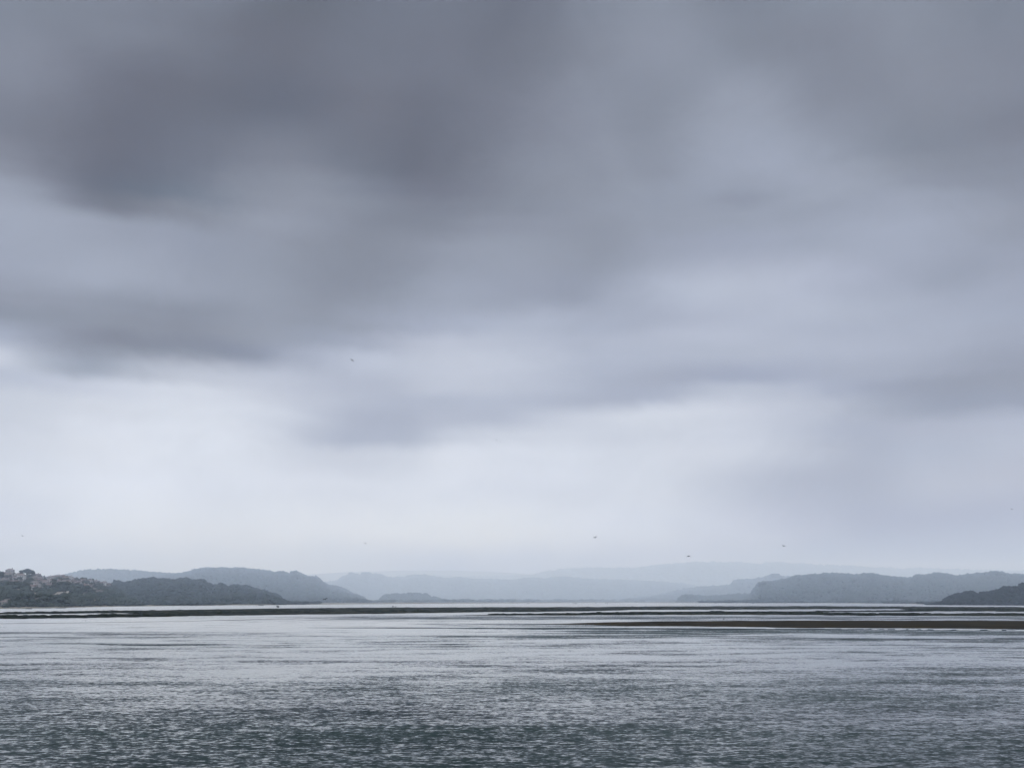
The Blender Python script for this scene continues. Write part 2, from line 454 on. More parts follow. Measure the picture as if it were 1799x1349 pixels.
# ------------------------------------------------------------------ far shore and hills
SHORE = [(-400, 1074), (0, 1069), (100, 1067.5), (200, 1065.2), (300, 1064), (450, 1062.8), (530, 1061.8), (650, 1060.7),
         (800, 1059.8), (960, 1059.0), (1100, 1058.5), (1250, 1059.2), (1400, 1059.2), (1500, 1059.5), (1600, 1060.4), (1632, 1061.9),
         (1799, 1062.2), (2200, 1063)]


def interp(tab, x):
    return float(np.interp(x, [p[0] for p in tab], [p[1] for p in tab]))


def shore_r(px):
    p = ground(px, interp(SHORE, px))
    return math.hypot(p.x, p.y)


M_SHORE = simple_mat('shore_ground', [(0.05, 0.055, 0.035), (0.10, 0.09, 0.065), (0.16, 0.14, 0.11)], 0.02, stops=(0.3, 0.7))
vs, fs = [], []
xs = np.linspace(-420, 2220, 265)
for px in xs:
    a, _ = azel(px, HOR)
    r = shore_r(px) * (1 + 0.004 * math.sin(px * 0.11) + 0.003 * math.sin(px * 0.037 + 1))
    for rr, z in ((r, -0.3), (r + 6, 0.15), (r + 40, 0.7), (16200 / max(math.cos(a), .6), 1.2)):
        vs.append((math.sin(a) * rr, math.cos(a) * rr, z))
for i in range(len(xs) - 1):
    for k in range(3):
        fs.append([i * 4 + k, (i + 1) * 4 + k, (i + 1) * 4 + k + 1, i * 4 + k + 1])
shore = mesh_np('shore', vs, fs, M_SHORE, smooth=True)
tag(shore, 'low flat shore on the far side of the lagoon', kind='structure')


class Hill:
    def __init__(s, name, prof, ds, dr, tree, mat, label, g=1.1, rough=0.06, lowered=0.8):
        s.prof, s.tree, s.ds, s.dr, s.g, s.rough = prof, tree, ds, dr, g, rough
        s.low = tree * lowered
        px = np.arange(prof[0][0], prof[-1][0] + 1, 3.0)
        s.az = np.array([azel(p, HOR)[0] for p in px])
        yy = np.interp(px, [p[0] for p in prof], [p[1] for p in prof])
        s.te = np.array([azel(p, q)[1] for p, q in zip(px, yy)])
        s.D0 = np.array([(ds(p) if callable(ds) else ds) for p in px], float)
        s.D1 = np.full(len(px), float(dr))
        nt = 44
        ts = np.linspace(0, 1.7, nt)
        A, Tt = np.meshgrid(s.az, ts, indexing='ij')
        r, z = s.surf(A, Tt)
        V = np.stack([np.sin(A) * r, np.cos(A) * r, z], -1).reshape(-1, 3)
        i, j = np.meshgrid(np.arange(len(px) - 1), np.arange(nt - 1), indexing='ij')
        a = (i * nt + j).ravel()
        T = np.stack([a, a + nt, a + nt + 1, a + 1], -1)
        s.ob = mesh_np(name, V, T, mat, smooth=True)
        tag(s.ob, label, kind='structure')

    def surf(s, A, t):
        te = np.interp(A, s.az, s.te); d0 = np.interp(A, s.az, s.D0); d1 = np.interp(A, s.az, s.D1)
        r = d0 + t * (d1 - d0)
        tt = np.clip(t, 0, 1)
        gg = np.sin(np.pi / 2 * tt) ** s.g
        wob = (fbm(np.sin(A) * r / (s.tree * 9), np.cos(A) * r / (s.tree * 9)) - 0.44) * s.rough * 4
        gg = np.clip(gg * (1 + wob * np.sin(np.pi * tt)), 0, 1.0)
        top = CAM_H + r * te - s.low
        back = np.clip(t - 1, 0, 1)
        top1 = CAM_H + d1 * te - s.low
        z = np.where(t <= 1, gg * top, top1 * np.cos(back * np.pi / 2 / 0.75))
        return r, np.maximum(z, 0.2 - 2 * (t < 0.02)) - 0.0

    def march(s, px, py):
        """where the sight line through a photo point meets this hill"""
        a, te = azel(px, py)
        t = np.linspace(0, 1, 600)
        r, z = s.surf(np.full(600, a), t)
        zr = CAM_H + te * r
        k = np.argmax(z >= zr)
        if z[k] < zr[k]: k = 599
        return Vector((math.sin(a) * r[k], math.cos(a) * r[k], z[k]))


def to_px(x, y, z):
    z = z - CAM_H
    w = y * cP + z * sP
    return CX + F * x / w, CY - F * (z * cP - y * sP) / w


# crown clump shapes
def ico(sub):
    bm = bmesh.new(); bmesh.ops.create_icosphere(bm, subdivisions=sub, radius=1.0)
    v = np.array([p.co[:] for p in bm.verts]); f = np.array([[q.index for q in p.verts] for p in bm.faces])
    bm.free(); return v, f


ICO1, ICO2 = ico(1), ico(2)


def clumps(P, R, H, ic, seed, amp=0.35):
    """many crowns (centre base P, radius R, height H) as one vertex / face array"""
    r = np.random.default_rng(seed)
    v, f = ic
    n, k = len(P), len(v)
    var = []
    for q in range(12):
        d = 1 + amp * (r.random(k) * 2 - 1)
        vv = v * d[:, None]
        vv[:, 2] = np.where(vv[:, 2] < 0, vv[:, 2] * 0.8, vv[:, 2])
        var.append(vv)
    var = np.array(var)
    pick = var[r.integers(0, 12, n)]
    ang = r.random(n) * 6.283
    c, s_ = np.cos(ang)[:, None], np.sin(ang)[:, None]
    X = pick[:, :, 0] * c - pick[:, :, 1] * s_
    Y = pick[:, :, 0] * s_ + pick[:, :, 1] * c
    V = np.stack([X * R[:, None] + P[:, 0:1], Y * R[:, None] + P[:, 1:2], pick[:, :, 2] * H[:, None] / 2 + P[:, 2:3] + H[:, None] * 0.45], -1)
    T = (f[None] + (np.arange(n) * k)[:, None, None]).reshape(-1, 3)
    return V.reshape(-1, 3), T


def wood(hill, name, label, mat, sp, seed, ic=ICO1, tmax=1.04, keep=None, tmin=0.0, dens=1.0, cat='woodland'):
    """the wood that covers a hill, one crown beside the other"""
    r = np.random.default_rng(seed)
    a0, a1 = hill.az[0], hill.az[-1]
    dm = float(np.mean(hill.D1))
    na = int((a1 - a0) * dm / sp); depth = float(np.mean(hill.D1 - hill.D0))
    nt = max(3, int(depth * tmax / (sp * 1.5)))
    i, j = np.meshgrid(np.arange(na), np.arange(nt), indexing='ij')
    A = a0 + (i + r.random(i.shape)) / na * (a1 - a0)
    T = tmin + (tmax - tmin) * (j + r.random(i.shape)) / nt
    A, T = A.ravel(), T.ravel()
    if dens < 1:
        k = r.random(len(A)) < dens; A, T = A[k], T[k]
    rr, z = hill.surf(A, T)
    x, y = np.sin(A) * rr, np.cos(A) * rr
    size = hill.tree * (0.55 + 0.75 * fbm(x / (sp * 4), y / (sp * 4))) * (0.8 + 0.45 * r.random(len(A)))
    size = size * np.clip(rr / dm, 0.32, 1.1)
    # low ground near the hill's ends carries low scrub
    te = np.interp(A, hill.az, hill.te); d1 = np.interp(A, hill.az, hill.D1)
    room = CAM_H + d1 * te
    size = np.minimum(size, np.maximum(room * 0.75, hill.tree * 0.16))
    k = z > -0.5
    if keep is not None:
        px, py = to_px(x, y, z + size * 0.5)
        k &= keep(px, py)
    x, y, z, size = x[k], y[k], z[k], size[k]
    P = np.stack([x, y, z], -1)
    R = size * (0.50 + 0.25 * r.random(len(size)))
    R = np.maximum(R, sp * 0.62 * np.clip(rr[k] / dm, 0.32, 1.1))
    V, F_ = clumps(P, R, size, ic, seed + 1)
    o = mesh_np(name, V, F_, mat, smooth=False)
    tag(o, label, cat, kind='stuff')
    return o


def foliage_mat(name, c0, c1, scale):
    return simple_mat(name, [c0, tuple((a + b) / 2 for a, b in zip(c0, c1)), c1], scale, 0.95, 0.05, 4, (0.32, 0.68))


M_FOL = foliage_mat('leaf_green', (0.010, 0.015, 0.015), (0.026, 0.032, 0.029), 0.03)
M_FOL_DARK = foliage_mat('leaf_dark', (0.003, 0.005, 0.005), (0.008, 0.011, 0.010), 0.04)
M_FOL_VIL = foliage_mat('leaf_village', (0.010, 0.015, 0.013), (0.026, 0.032, 0.024), 0.05)
M_HILL = foliage_mat('hill_ground', (0.012, 0.016, 0.014), (0.026, 0.028, 0.025), 0.01)
M_HILL_D = foliage_mat('headland_ground', (0.004, 0.006, 0.006), (0.010, 0.012, 0.011), 0.02)
M_HILL_V = foliage_mat('village_ground', (0.035, 0.035, 0.028), (0.12, 0.10, 0.085), 0.03)

PA = [(-420, 1000), (-200, 1003), (-60, 1004), (0, 1005.8), (14, 1008), (30, 1008.5), (40, 1009), (57, 1011), (67, 1014),
      (83, 1014.5), (112, 1013.5), (125, 1015.5), (142, 1018), (160, 1019.5), (177, 1024), (190, 1028), (205, 1036), (222, 1046), (240, 1055), (255, 1062)]
PB = [(110, 1058), (135, 1046), (150, 1040), (165, 1034), (180, 1030), (188, 1026.5), (203, 1022), (217, 1024), (233, 1019.5), (250, 1018), (280, 1018), (305, 1018),
      (327, 1017.5), (347, 1021), (352, 1019), (363, 1024), (372, 1032), (380, 1027), (387, 1025), (397, 1031), (403, 1029),
      (427, 1029), (447, 1034), (450, 1037.5), (460, 1037), (473, 1042), (487, 1046), (500, 1053), (513, 1055.5), (527, 1059.5), (535, 1062)]
PC1 = [(-300, 1018), (0, 1016), (60, 1014), (83, 1012.5), (100, 1010), (117, 1007.5), (142, 1003), (150, 1001.7), (175, 1001), (192, 999), (217, 1001),
       (233, 1002.5), (267, 1005), (300, 1006.7), (340, 1009), (400, 1014), (460, 1022), (520, 1040), (560, 1054)]
PC2 = [(240, 1030), (280, 1012), (313, 1007), (335, 1003), (342, 1000), (360, 998), (387, 997), (422, 997.5), (438, 999.7), (455, 1001), (472, 1003),
       (488, 1005), (497, 1003), (500, 1006.7), (510, 1006.7), (517, 1003), (530, 1009), (543, 1012.5), (555, 1013), (562, 1018),
       (563, 1022), (577, 1028), (593, 1031), (607, 1036), (618, 1042), (632, 1045), (640, 1050), (648, 1058), (655, 1061)]
PD = [(380, 1030), (500, 1026), (563, 1022.5), (582, 1021), (593, 1019), (600, 1013), (613, 1008), (615, 1005), (627, 1007.5), (633, 1010), (637, 1006),
      (645, 1005), (650, 1008), (668, 1007.5), (675, 1012.5), (690, 1014), (698, 1013), (708, 1014), (718, 1011), (730, 1009),
      (743, 1009), (760, 1011.7), (777, 1015), (793, 1015), (807, 1013), (827, 1016), (860, 1016.5), (883, 1017.5), (907, 1019),
      (915, 1017), (927, 1014), (957, 1016), (982, 1014), (993, 1012), (1007, 1014), (1040, 1017), (1073, 1018), (1140, 1020),
      (1162, 1022), (1195, 1024), (1220, 1029), (1300, 1036), (1400, 1044)]
PD2 = [(1090, 1052), (1150, 1046), (1200, 1035), (1240, 1030), (1278, 1028), (1287, 1025), (1295, 1018), (1320, 1017.5), (1345, 1014), (1353, 1010),
       (1361, 1007.5), (1370, 1007.5), (1374, 1012), (1420, 1014), (1600, 1018), (1900, 1020)]
PF = [(661, 1058.5), (665, 1057), (668, 1051), (675, 1045), (680, 1043), (703, 1042.5), (728, 1042.5), (738, 1043), (742, 1046), (745, 1044), (752, 1045),
      (754, 1050), (760, 1048), (772, 1050), (780, 1053), (797, 1056), (820, 1056.5), (843, 1058.3)]
PG = [(700, 1010), (860, 1012), (923, 1011), (940, 1009), (965, 1002.5), (990, 999), (1023, 998), (1120, 996), (1145, 992.5), (1170, 990), (1220, 987.5),
      (1253, 987.5), (1278, 986.7), (1295, 986), (1320, 989), (1337, 990), (1362, 986.7), (1373, 987.5), (1387, 989.7), (1420, 991),
      (1444, 993), (1500, 993), (1533, 996.6), (1551, 995.5), (1589, 999), (1622, 996.6), (1655, 1000), (1689, 999), (1733, 1001),
      (1799, 1002), (2100, 1000)]
PG3 = [(460, 1016), (520, 1006), (600, 1001), (700, 998), (800, 998), (880, 1001), (960, 1006), (1050, 1012)]
PE = [(1190, 1056), (1196, 1048), (1205, 1045), (1235, 1047), (1270, 1046), (1298, 1044), (1310, 1044), (1322, 1042), (1326, 1034), (1333, 1027), (1340, 1022), (1362, 1020), (1387, 1016), (1403, 1011), (1422, 1009),
      (1455, 1006.7), (1489, 1006.7), (1507, 1009), (1533, 1006), (1542, 1008), (1555, 1011), (1584, 1013), (1595, 1015.5),
      (1607, 1014), (1611, 1010), (1633, 1009), (1653, 1006), (1667, 1009), (1687, 1011.5), (1698, 1009), (1729, 1006.7),
      (1747, 1004.4), (1760, 1004.4), (1778, 1008), (1799, 1008), (1900, 1006), (2150, 1002)]
PH = [(1628, 1059.5), (1640, 1057), (1655, 1054), (1667, 1048), (1682, 1044), (1689, 1045), (1700, 1039), (1722, 1041), (1738, 1038), (1755, 1037),
      (1767, 1029), (1778, 1031), (1789, 1029), (1795, 1031), (1800, 1023), (1830, 1016), (1900, 1010), (2050, 1004), (2180, 1002)]

hA = Hill('hill', PA, lambda p: shore_r(p) + 25, 1800, 7.0, M_HILL_V, 'village hill at the left edge of the far shore', 0.8, 0.05, 0.15)
hB = Hill('hill', PB, lambda p: max(1150, shore_r(p) + 12), 1950, 10.0, M_HILL, 'wooded promontory beside the village')
hC1 = Hill('hill', PC1, 4600, 6300, 22.0, M_HILL, 'pale ridge behind the village')
hC2 = Hill('hill', PC2, lambda p: max(2500, shore_r(p) + 60), 5600, 18.0, M_HILL, 'broad wooded ridge left of the middle')
hD = Hill('hill', PD, 7500, 10500, 26.0, M_HILL, 'hazy ridge across the middle')
hD2 = Hill('hill', PD2, 5500, 7600, 22.0, M_HILL, 'hazy spur running down from the right ridge')
hF = Hill('hill', PF, 4300, 4700, 17.0, M_HILL, 'low knoll under the grove')
hG = Hill('hill', PG, 12000, 13900, 38.0, M_HILL, 'farthest pale ridge, almost lost in haze')
hG3 = Hill('hill', PG3, 15300, 15900, 40.0, M_HILL, 'faint far ridge above the middle hills')
hE = Hill('hill', PE, lambda p: max(2500 + 1300 * max(0.0, min(1.0, (1345 - p) / 40)), shore_r(p) + 60), 4400, 14.0, M_HILL, 'long wooded ridge on the right')
hH = Hill('hill', PH, lambda p: min(1175, shore_r(p) + 8), 1300, 6.5, M_HILL_D, 'dark wooded headland at the right edge', 0.75)

# clear ground of the village: nothing wild grows there
LOW = [(-300, 1022), (0, 1022), (40, 1022.5), (52, 1032), (75, 1035), (90, 1028), (102, 1024), (120, 1026), (135, 1030), (150, 1031), (190, 1032), (215, 1034)]
GAPS = [(48, 61, 1029, 1037), (47, 70, 1049, 1057.5), (0, 12, 1056, 1063), (8, 22, 1050, 1056), (72, 105, 1062.5, 1067), (95, 133, 1038.5, 1044), (160, 182, 1037, 1041)]


def wild(px, py):
    k = py > np.interp(px, [p[0] for p in LOW], [p[1] for p in LOW])
    m = fbm(px / 15.0, py / 5.5, 2)
    k &= ~((m < 0.30) & (px < 175) & (py < 1056))
    for a, b, c, d in GAPS:
        k &= ~((px > a) & (px < b) & (py > c) & (py < d))
    return k


wood(hA, 'woodland', 'dark trees and thickets below the hillside village', M_FOL_VIL, 8.0, 21, ICO2, keep=wild)
wood(hB, 'woodland', 'dense slate-green wood covering the promontory right of the village', M_FOL, 9, 22, ICO2)
wood(hC1, 'woodland', 'pale wood on the ridge behind the village', M_FOL, 22, 23)
wood(hC2, 'woodland', 'hazy wood over the broad ridge left of the middle', M_FOL, 16, 24)
wood(hD, 'woodland', 'pale blue wood along the hazy middle ridge', M_FOL, 30, 25)
wood(hD2, 'woodland', 'pale wood on the spur behind the right ridge', M_FOL, 26, 26)
wood(hF, 'woodland', 'small low grove standing alone on the far shore', M_FOL, 13, 27, ICO2)
wood(hG, 'woodland', 'faint wood on the farthest ridge', M_FOL, 55, 28)
wood(hE, 'woodland', 'grey-blue wood over the long right ridge', M_FOL, 14, 29)
wood(hH, 'woodland', 'dark green wood on the headland at the right edge', M_FOL_DARK, 4.5, 30, ICO2)


# scrub along the waterline
def shore_scrub():
    r = np.random.default_rng(44)
    P, S = [], []
    for k in range(5200):
        px = r.uniform(-100, 1950)
        rr = shore_r(px) + 8 + r.exponential(140)
        if 560 < px < 1230: rr = rr * 1.9
        a, _ = azel(px, HOR)
        d = float(vnoise(np.array(px / 26.0), np.array(rr / 90.0)))
        if d < 0.33: continue
        if px < 140 and r.random() < 0.7: continue
        s = (1.2 + 3.6 * r.random()) * (0.5 + d) * rr / 2000
        P.append((math.sin(a) * rr, math.cos(a) * rr, 0.5)); S.append(s)
    P, S = np.array(P), np.array(S)
    V, T = clumps(P, S * (0.9 + 1.2 * r.random(len(S))), S, ICO1, 45)
    o = mesh_np('scrub', V, T, M_FOL)
    tag(o, 'low scrub fringing the far waterline under the hills', 'scrub', kind='stuff')


shore_scrub()

# ------------------------------------------------------------------ mud and grass bars in the lagoon
M_MUD = simple_mat('weedy_mud', [(0.003, 0.0022, 0.0005), (0.009, 0.0062, 0.0012), (0.024, 0.016, 0.004)], 0.35, 0.95, 0.02, 5, stretch=(0.3, 1, 1))
M_MARSH = simple_mat('marsh_mud', [(0.003, 0.0035, 0.0008), (0.009, 0.010, 0.002), (0.034, 0.029, 0.013)], 0.06, 0.95, 0.02, 5, (0.40, 0.72), stretch=(0.10, 1, 1))
M_TUFT = simple_mat('marsh_grass', [(0.0015, 0.003, 0.0006), (0.006, 0.009, 0.0018)], 0.2, 0.95, 0.0, 3)


def bar(name, tab, hgt, mat, label, jag=0.25, seed=1, step=3.0):
    xs = np.arange(tab[0][0], tab[-1][0] + 0.1, step)
    X = [p[0] for p in tab]
    top = np.interp(xs, X, [p[1] for p in tab]); bot = np.interp(xs, X, [p[2] for p in tab])
    r = np.random.default_rng(seed)
    def jit(n):
        q = r.normal(size=n + 20); w = np.ones(7) / 7
        return np.convolve(q, w, 'same')[10:10 + n] * jag * 1.6
    th = bot - top
    top = top + jit(len(xs)) * np.clip(th / 4, 0.1, 1); bot = bot + jit(len(xs)) * np.clip(th / 4, 0.1, 1)
    bot = np.maximum(bot, top + 0.05)
    nk = 12
    V = []
    lift = np.array([-0.05, 0.35, 0.7, 0.9, 1.0, 1.0, 0.95, 0.9, 0.85, 0.6, 0.3, -0.05])
    for x, yt, yb in zip(xs, top, bot):
        pn, pf = ground(x, yb), ground(x, yt)
        hh = hgt * min(1.0, (yb - yt) / 3.0 + 0.1)
        for k in range(nk):
            u = k / (nk - 1)
            p = pn.lerp(pf, u)
            z = hh * lift[k] * (0.75 + 0.5 * float(vnoise(np.array(p.x / 9.0), np.array(p.y / 9.0)))) if 0 < k < nk - 1 else -0.05
            V.append((p.x, p.y, z))
    n = len(xs)
    i, j = np.meshgrid(np.arange(n - 1), np.arange(nk - 1), indexing='ij')
    a = (i * nk + j).ravel()
    o = mesh_np(name, V, np.stack([a, a + nk, a + nk + 1, a + 1], -1), mat, smooth=True)
    tag(o, label, kind='structure')
    return xs, top, bot


U1 = [(-300, 1080, 1082), (-200, 1078.5, 1081), (0, 1075.8, 1079), (80, 1074.6, 1078.2), (160, 1073.4, 1077.3), (215, 1072.4, 1076.8), (260, 1071.5, 1080),
      (300, 1070.8, 1083.2), (400, 1069.3, 1082.4), (487, 1068, 1080.9), (580, 1067, 1080), (700, 1066.4, 1078.3), (860, 1065.8, 1075.8),
      (930, 1065.7, 1075.3), (1000, 1065.5, 1074.5), (1060, 1065.2, 1073.2), (1120, 1064.6, 1071.4), (1280, 1064.2, 1071), (1420, 1064, 1070.4),
      (1500, 1064.3, 1070), (1580, 1064.7, 1069.8), (1600, 1065, 1073), (1650, 1065.2, 1074.4), (1799, 1065.8, 1074.6), (2050, 1066.8, 1075)]
U2 = [(-300, 1085, 1091), (-200, 1083.5, 1090), (0, 1081, 1087), (100, 1080.5, 1086.2), (160, 1079.5, 1085.3), (215, 1077.6, 1084.7), (270, 1077.5, 1083.8), (330, 1078.9, 1082.3)]
U3 = [(815, 1079.6, 1080.0), (860, 1079, 1080.9), (1000, 1077.3, 1080.8), (1060, 1074.8, 1080.6), (1140, 1073.6, 1080.3), (1280, 1073.2, 1080), (1420, 1073, 1080.3),
      (1450, 1075.5, 1080.8), (1500, 1076.5, 1081), (1600, 1077, 1081.6), (1799, 1077.2, 1082.5), (2050, 1077.6, 1083.5)]
U4 = [(1395, 1073.9, 1074.3), (1450, 1072.6, 1075.2), (1500, 1072.3, 1074.8), (1580, 1071.7, 1074.5), (1640, 1071.9, 1073.9)]
UR = [(955, 1096.1, 1096.4), (1000, 1095.0, 1096.9), (1033, 1094, 1097.2), (1067, 1092.5, 1099), (1100, 1091.5, 1100), (1189, 1090.5, 1100.5), (1300, 1089.5, 1101.7),
      (1400, 1089, 1103.8), (1500, 1089, 1104), (1700, 1089, 1105), (1799, 1089.4, 1106.5), (2050, 1090, 1109)]
U5 = [(-200, 1097, 1097.6), (0, 1094.9, 1095.5), (120, 1093.6, 1094.1), (250, 1091.7, 1092.2), (330, 1090.6, 1091.1), (420, 1088.2, 1088.8), (480, 1086.9, 1087.4), (520, 1086.6, 1086.8)]
b1 = bar('mud_bar', U1, 0.13, M_MARSH, 'long dark grassy mud bar crossing the whole lagoon', seed=1)
b2 = bar('mud_bar', U2, 0.10, M_MARSH, 'short dark mud bar in front of the long one, left', seed=2)
b3 = bar('mud_bar', U3, 0.09, M_MARSH, 'second dark mud bar, right half, behind the brown one', seed=3)
b4 = bar('mud_bar', U4, 0.07, M_MARSH, 'small dark mud islet between two channels, right', seed=4)
b5 = bar('mud_bar', UR, 0.12, M_MUD, 'brown weedy mud bar with a pointed tip, nearest on the right', seed=5, jag=0.2)
b6 = bar('mud_bar', U5, 0.04, M_MARSH, 'thin awash mud line, left foreground of the bars', seed=6, jag=0.1)


def tufts():
    r = np.random.default_rng(90)
    P, R, H = [], [], []
    for (xs, top, bot), n in ((b1, 3800), (b2, 700), (b3, 1600), (b4, 150)):
        for k in range(n):
            q = r.integers(0, len(xs) - 1)
            x = xs[q] + r.random() * 3
            u = 0.08 + 0.84 * r.random() ** 0.9
            p = ground(x, top[q] + (bot[q] - top[q]) * u)
            if bot[q] - top[q] < 2: continue
            if float(vnoise(np.array(p.x / 30.0), np.array(p.y / 14.0))) < 0.42: continue
            P.append((p.x, p.y, 0.05)); R.append(0.4 + 1.5 * r.random()); H.append(0.10 + 0.22 * r.random())
    V, T = clumps(np.array(P), np.array(R), np.array(H), ICO1, 91)
    tag(mesh_np('marsh_grass', V, T, M_TUFT), 'dark green marsh grass tufts growing along the mud bars', 'marsh grass', kind='stuff')


tufts()

# foam along the near edge of the brown bar and a pool on top of it
M_FOAM = simple_mat('foam', [(0.25, 0.26, 0.27), (0.50, 0.51, 0.52)], 1.0, 0.8, 0.2)
vs, fs = [], []
r = np.random.default_rng(12)
for (xa, xb, yy) in ((1450, 1468, 1103.8), (1478, 1498, 1104.2), (1500, 1503, 1104.0), (1517, 1526, 1104.3), (1531, 1545, 1104.9), (1552, 1560, 1105.0), (1572, 1592, 1105.3), (1596, 1612, 1105.5), (1618, 1630, 1105.6),
                     (1640, 1672, 1106.0), (1680, 1722, 1106.4), (1735, 1760, 1106.8), (1768, 1815, 1107.2), (1290, 1310, 1102.7), (1345, 1362, 1103.9)):
    n = 9; base = len(vs)
    for k in range(n):
        u = k / (n - 1); x = xa + (xb - xa) * u
        w = 0.26 * math.sin(math.pi * (0.08 + 0.84 * u)) * (0.7 + 0.6 * r.random())
        j = 0.15 * r.normal()
        a, b = ground(x, yy + j + w, 0.008), ground(x, yy + j - w, 0.008)
        c = (a + b) / 2
        vs += [(*a.xy, 0.008), (c.x, c.y, 0.06), (*b.xy, 0.008)]
    for k in range(n - 1):
        q = base + k * 3
        fs += [[q, q + 3, q + 4, q + 1], [q + 1, q + 4, q + 5, q + 2]]
tag(mesh_np('foam', vs, fs, M_FOAM, smooth=True), 'white foam flecks along the near edge of the brown mud bar', 'foam', kind='stuff')

# ------------------------------------------------------------------ village houses
M_WALLS = [simple_mat('plaster_white', [(0.23, 0.235, 0.24), (0.33, 0.335, 0.34)], 0.3, 0.9),
           simple_mat('plaster_cream', [(0.11, 0.105, 0.10), (0.16, 0.15, 0.14)], 0.3, 0.9),
           simple_mat('plaster_pink', [(0.10, 0.09, 0.088), (0.145, 0.13, 0.125)], 0.3, 0.9)]
M_ROOFS = [simple_mat('roof_tile_red', [(0.065, 0.045, 0.042), (0.10, 0.07, 0.065)], 0.8, 0.9),
           simple_mat('roof_tile_faded', [(0.10, 0.083, 0.08), (0.14, 0.118, 0.112)], 0.8, 0.9),
           simple_mat('roof_tile_brown', [(0.05, 0.038, 0.036), (0.08, 0.06, 0.055)], 0.8, 0.9)]
M_GLASS = simple_mat('window_glass', [(0.02, 0.025, 0.03), (0.04, 0.045, 0.05)], 1.0, 0.25, 0.5)
M_DOOR = simple_mat('door_wood', [(0.07, 0.04, 0.025), (0.11, 0.07, 0.04)], 1.0, 0.7)


def house(w, d, h, rh, wm, rm, name='house', hip=False):
    root = empty(name)
    bm = bmesh.new(); box(bm, -w / 2, w / 2, -d / 2, d / 2, -2.5, h)
    # gable triangles belong to the walls
    if not hip:
        for sx in (-1, 1):
            a = bm.verts.new((sx * w / 2, -d / 2, h + .002)); b = bm.verts.new((sx * w / 2, d / 2, h + .002)); c = bm.verts.new((sx * w / 2, 0, h + rh * 0.96))
            bm.faces.new((a, b, c))
    bm_obj('wall', bm, wm, root)
    bm = bmesh.new()
    e = 0.45; ins = d * 0.45 if hip else 0
    lo = [(-w / 2 - e, -d / 2 - e, h - 0.1), (w / 2 + e, -d / 2 - e, h - 0.1), (w / 2 + e, d / 2 + e, h - 0.1), (-w / 2 - e, d / 2 + e, h - 0.1)]
    r0, r1 = (-w / 2 - e + ins, 0, h + rh), (w / 2 + e - ins, 0, h + rh)
    L = [bm.verts.new(p) for p in lo]; A = bm.verts.new(r0); B = bm.verts.new(r1)
    L2 = [bm.verts.new((p[0], p[1], p[2] - 0.22)) for p in lo]
    bm.faces.new((L[0], L[1], B, A)); bm.faces.new((L[2], L[3], A, B)); bm.faces.new((L[1], L[2], B)); bm.faces.new((L[3], L[0], A))
    for k in range(4):
        bm.faces.new((L[k], L2[k], L2[(k + 1) % 4], L[(k + 1) % 4]))
    bm.faces.new(L2)
    rf = bm_obj('roof', bm, rm, root)
    bm = bmesh.new(); box(bm, w * 0.22, w * 0.22 + 0.8, -0.4, 0.4, h + rh * 0.35, h + rh + 0.9); box(bm, w * 0.22 - 0.08, w * 0.22 + 0.88, -0.48, 0.48, h + rh + 0.902, h + rh + 1.05)
    bm_obj('chimney', bm, wm, rf)
    st = 2 if h > 4.5 else 1
    for s_ in range(st):
        for q in (-0.32, 0.0, 0.32):
            if s_ == 0 and q == 0.0:
                bm = bmesh.new(); box(bm, -0.55, 0.55, -d / 2 - 0.05, -d / 2 + 0.02, 0, 2.1); bm_obj('door', bm, M_DOOR, root); continue
            bm = bmesh.new(); zc = 1.0 + s_ * 2.7
            box(bm, q * w - 0.6, q * w + 0.6, -d / 2 - 0.04, -d / 2 + 0.02, zc, zc + 1.25)
            wd = bm_obj('window', bm, M_GLASS, root)
            bm = bmesh.new(); box(bm, q * w - 0.75, q * w + 0.75, -d / 2 - 0.16, -d / 2 + 0.0, zc - 0.14, zc - 0.002); bm_obj('sill', bm, M_WALLS[0], wd)
    return root


protos = [house(8, 7, 3.2, 1.7, M_WALLS[0], M_ROOFS[0]), house(9.5, 7, 5.8, 1.8, M_WALLS[1], M_ROOFS[1], hip=True),
          house(7, 6, 5.6, 1.6, M_WALLS[2], M_ROOFS[0]), house(11, 7.5, 3.3, 1.8, M_WALLS[1], M_ROOFS[2]), house(8, 8, 5.9, 1.6, M_WALLS[0], M_ROOFS[1], hip=True)]
used_p = [False] * len(protos)


def place_house(k, px, py, rz, label, group=None, s=(1, 1, 1), sink=0.0):
    p = hA.march(px, py + 1.0)
    p.z -= sink
    f_ = min(1.15, math.hypot(p.x, p.y) / 1450) * 0.86
    s = tuple(q * f_ for q in s)
    if not used_p[k]:
        if protos[k].name not in KIDS:
            KIDS[protos[k].name] = [(c, children(c)) for c in children(protos[k])]
        o = protos[k]; used_p[k] = True
        o.location = p; o.rotation_euler = (0, 0, rz); o.scale = s
    else:
        o = copy_thing(protos[k], p, rz, s)
    tag(o, label, 'house', group)
    if 'group' in o and not group: del o['group']
    return o


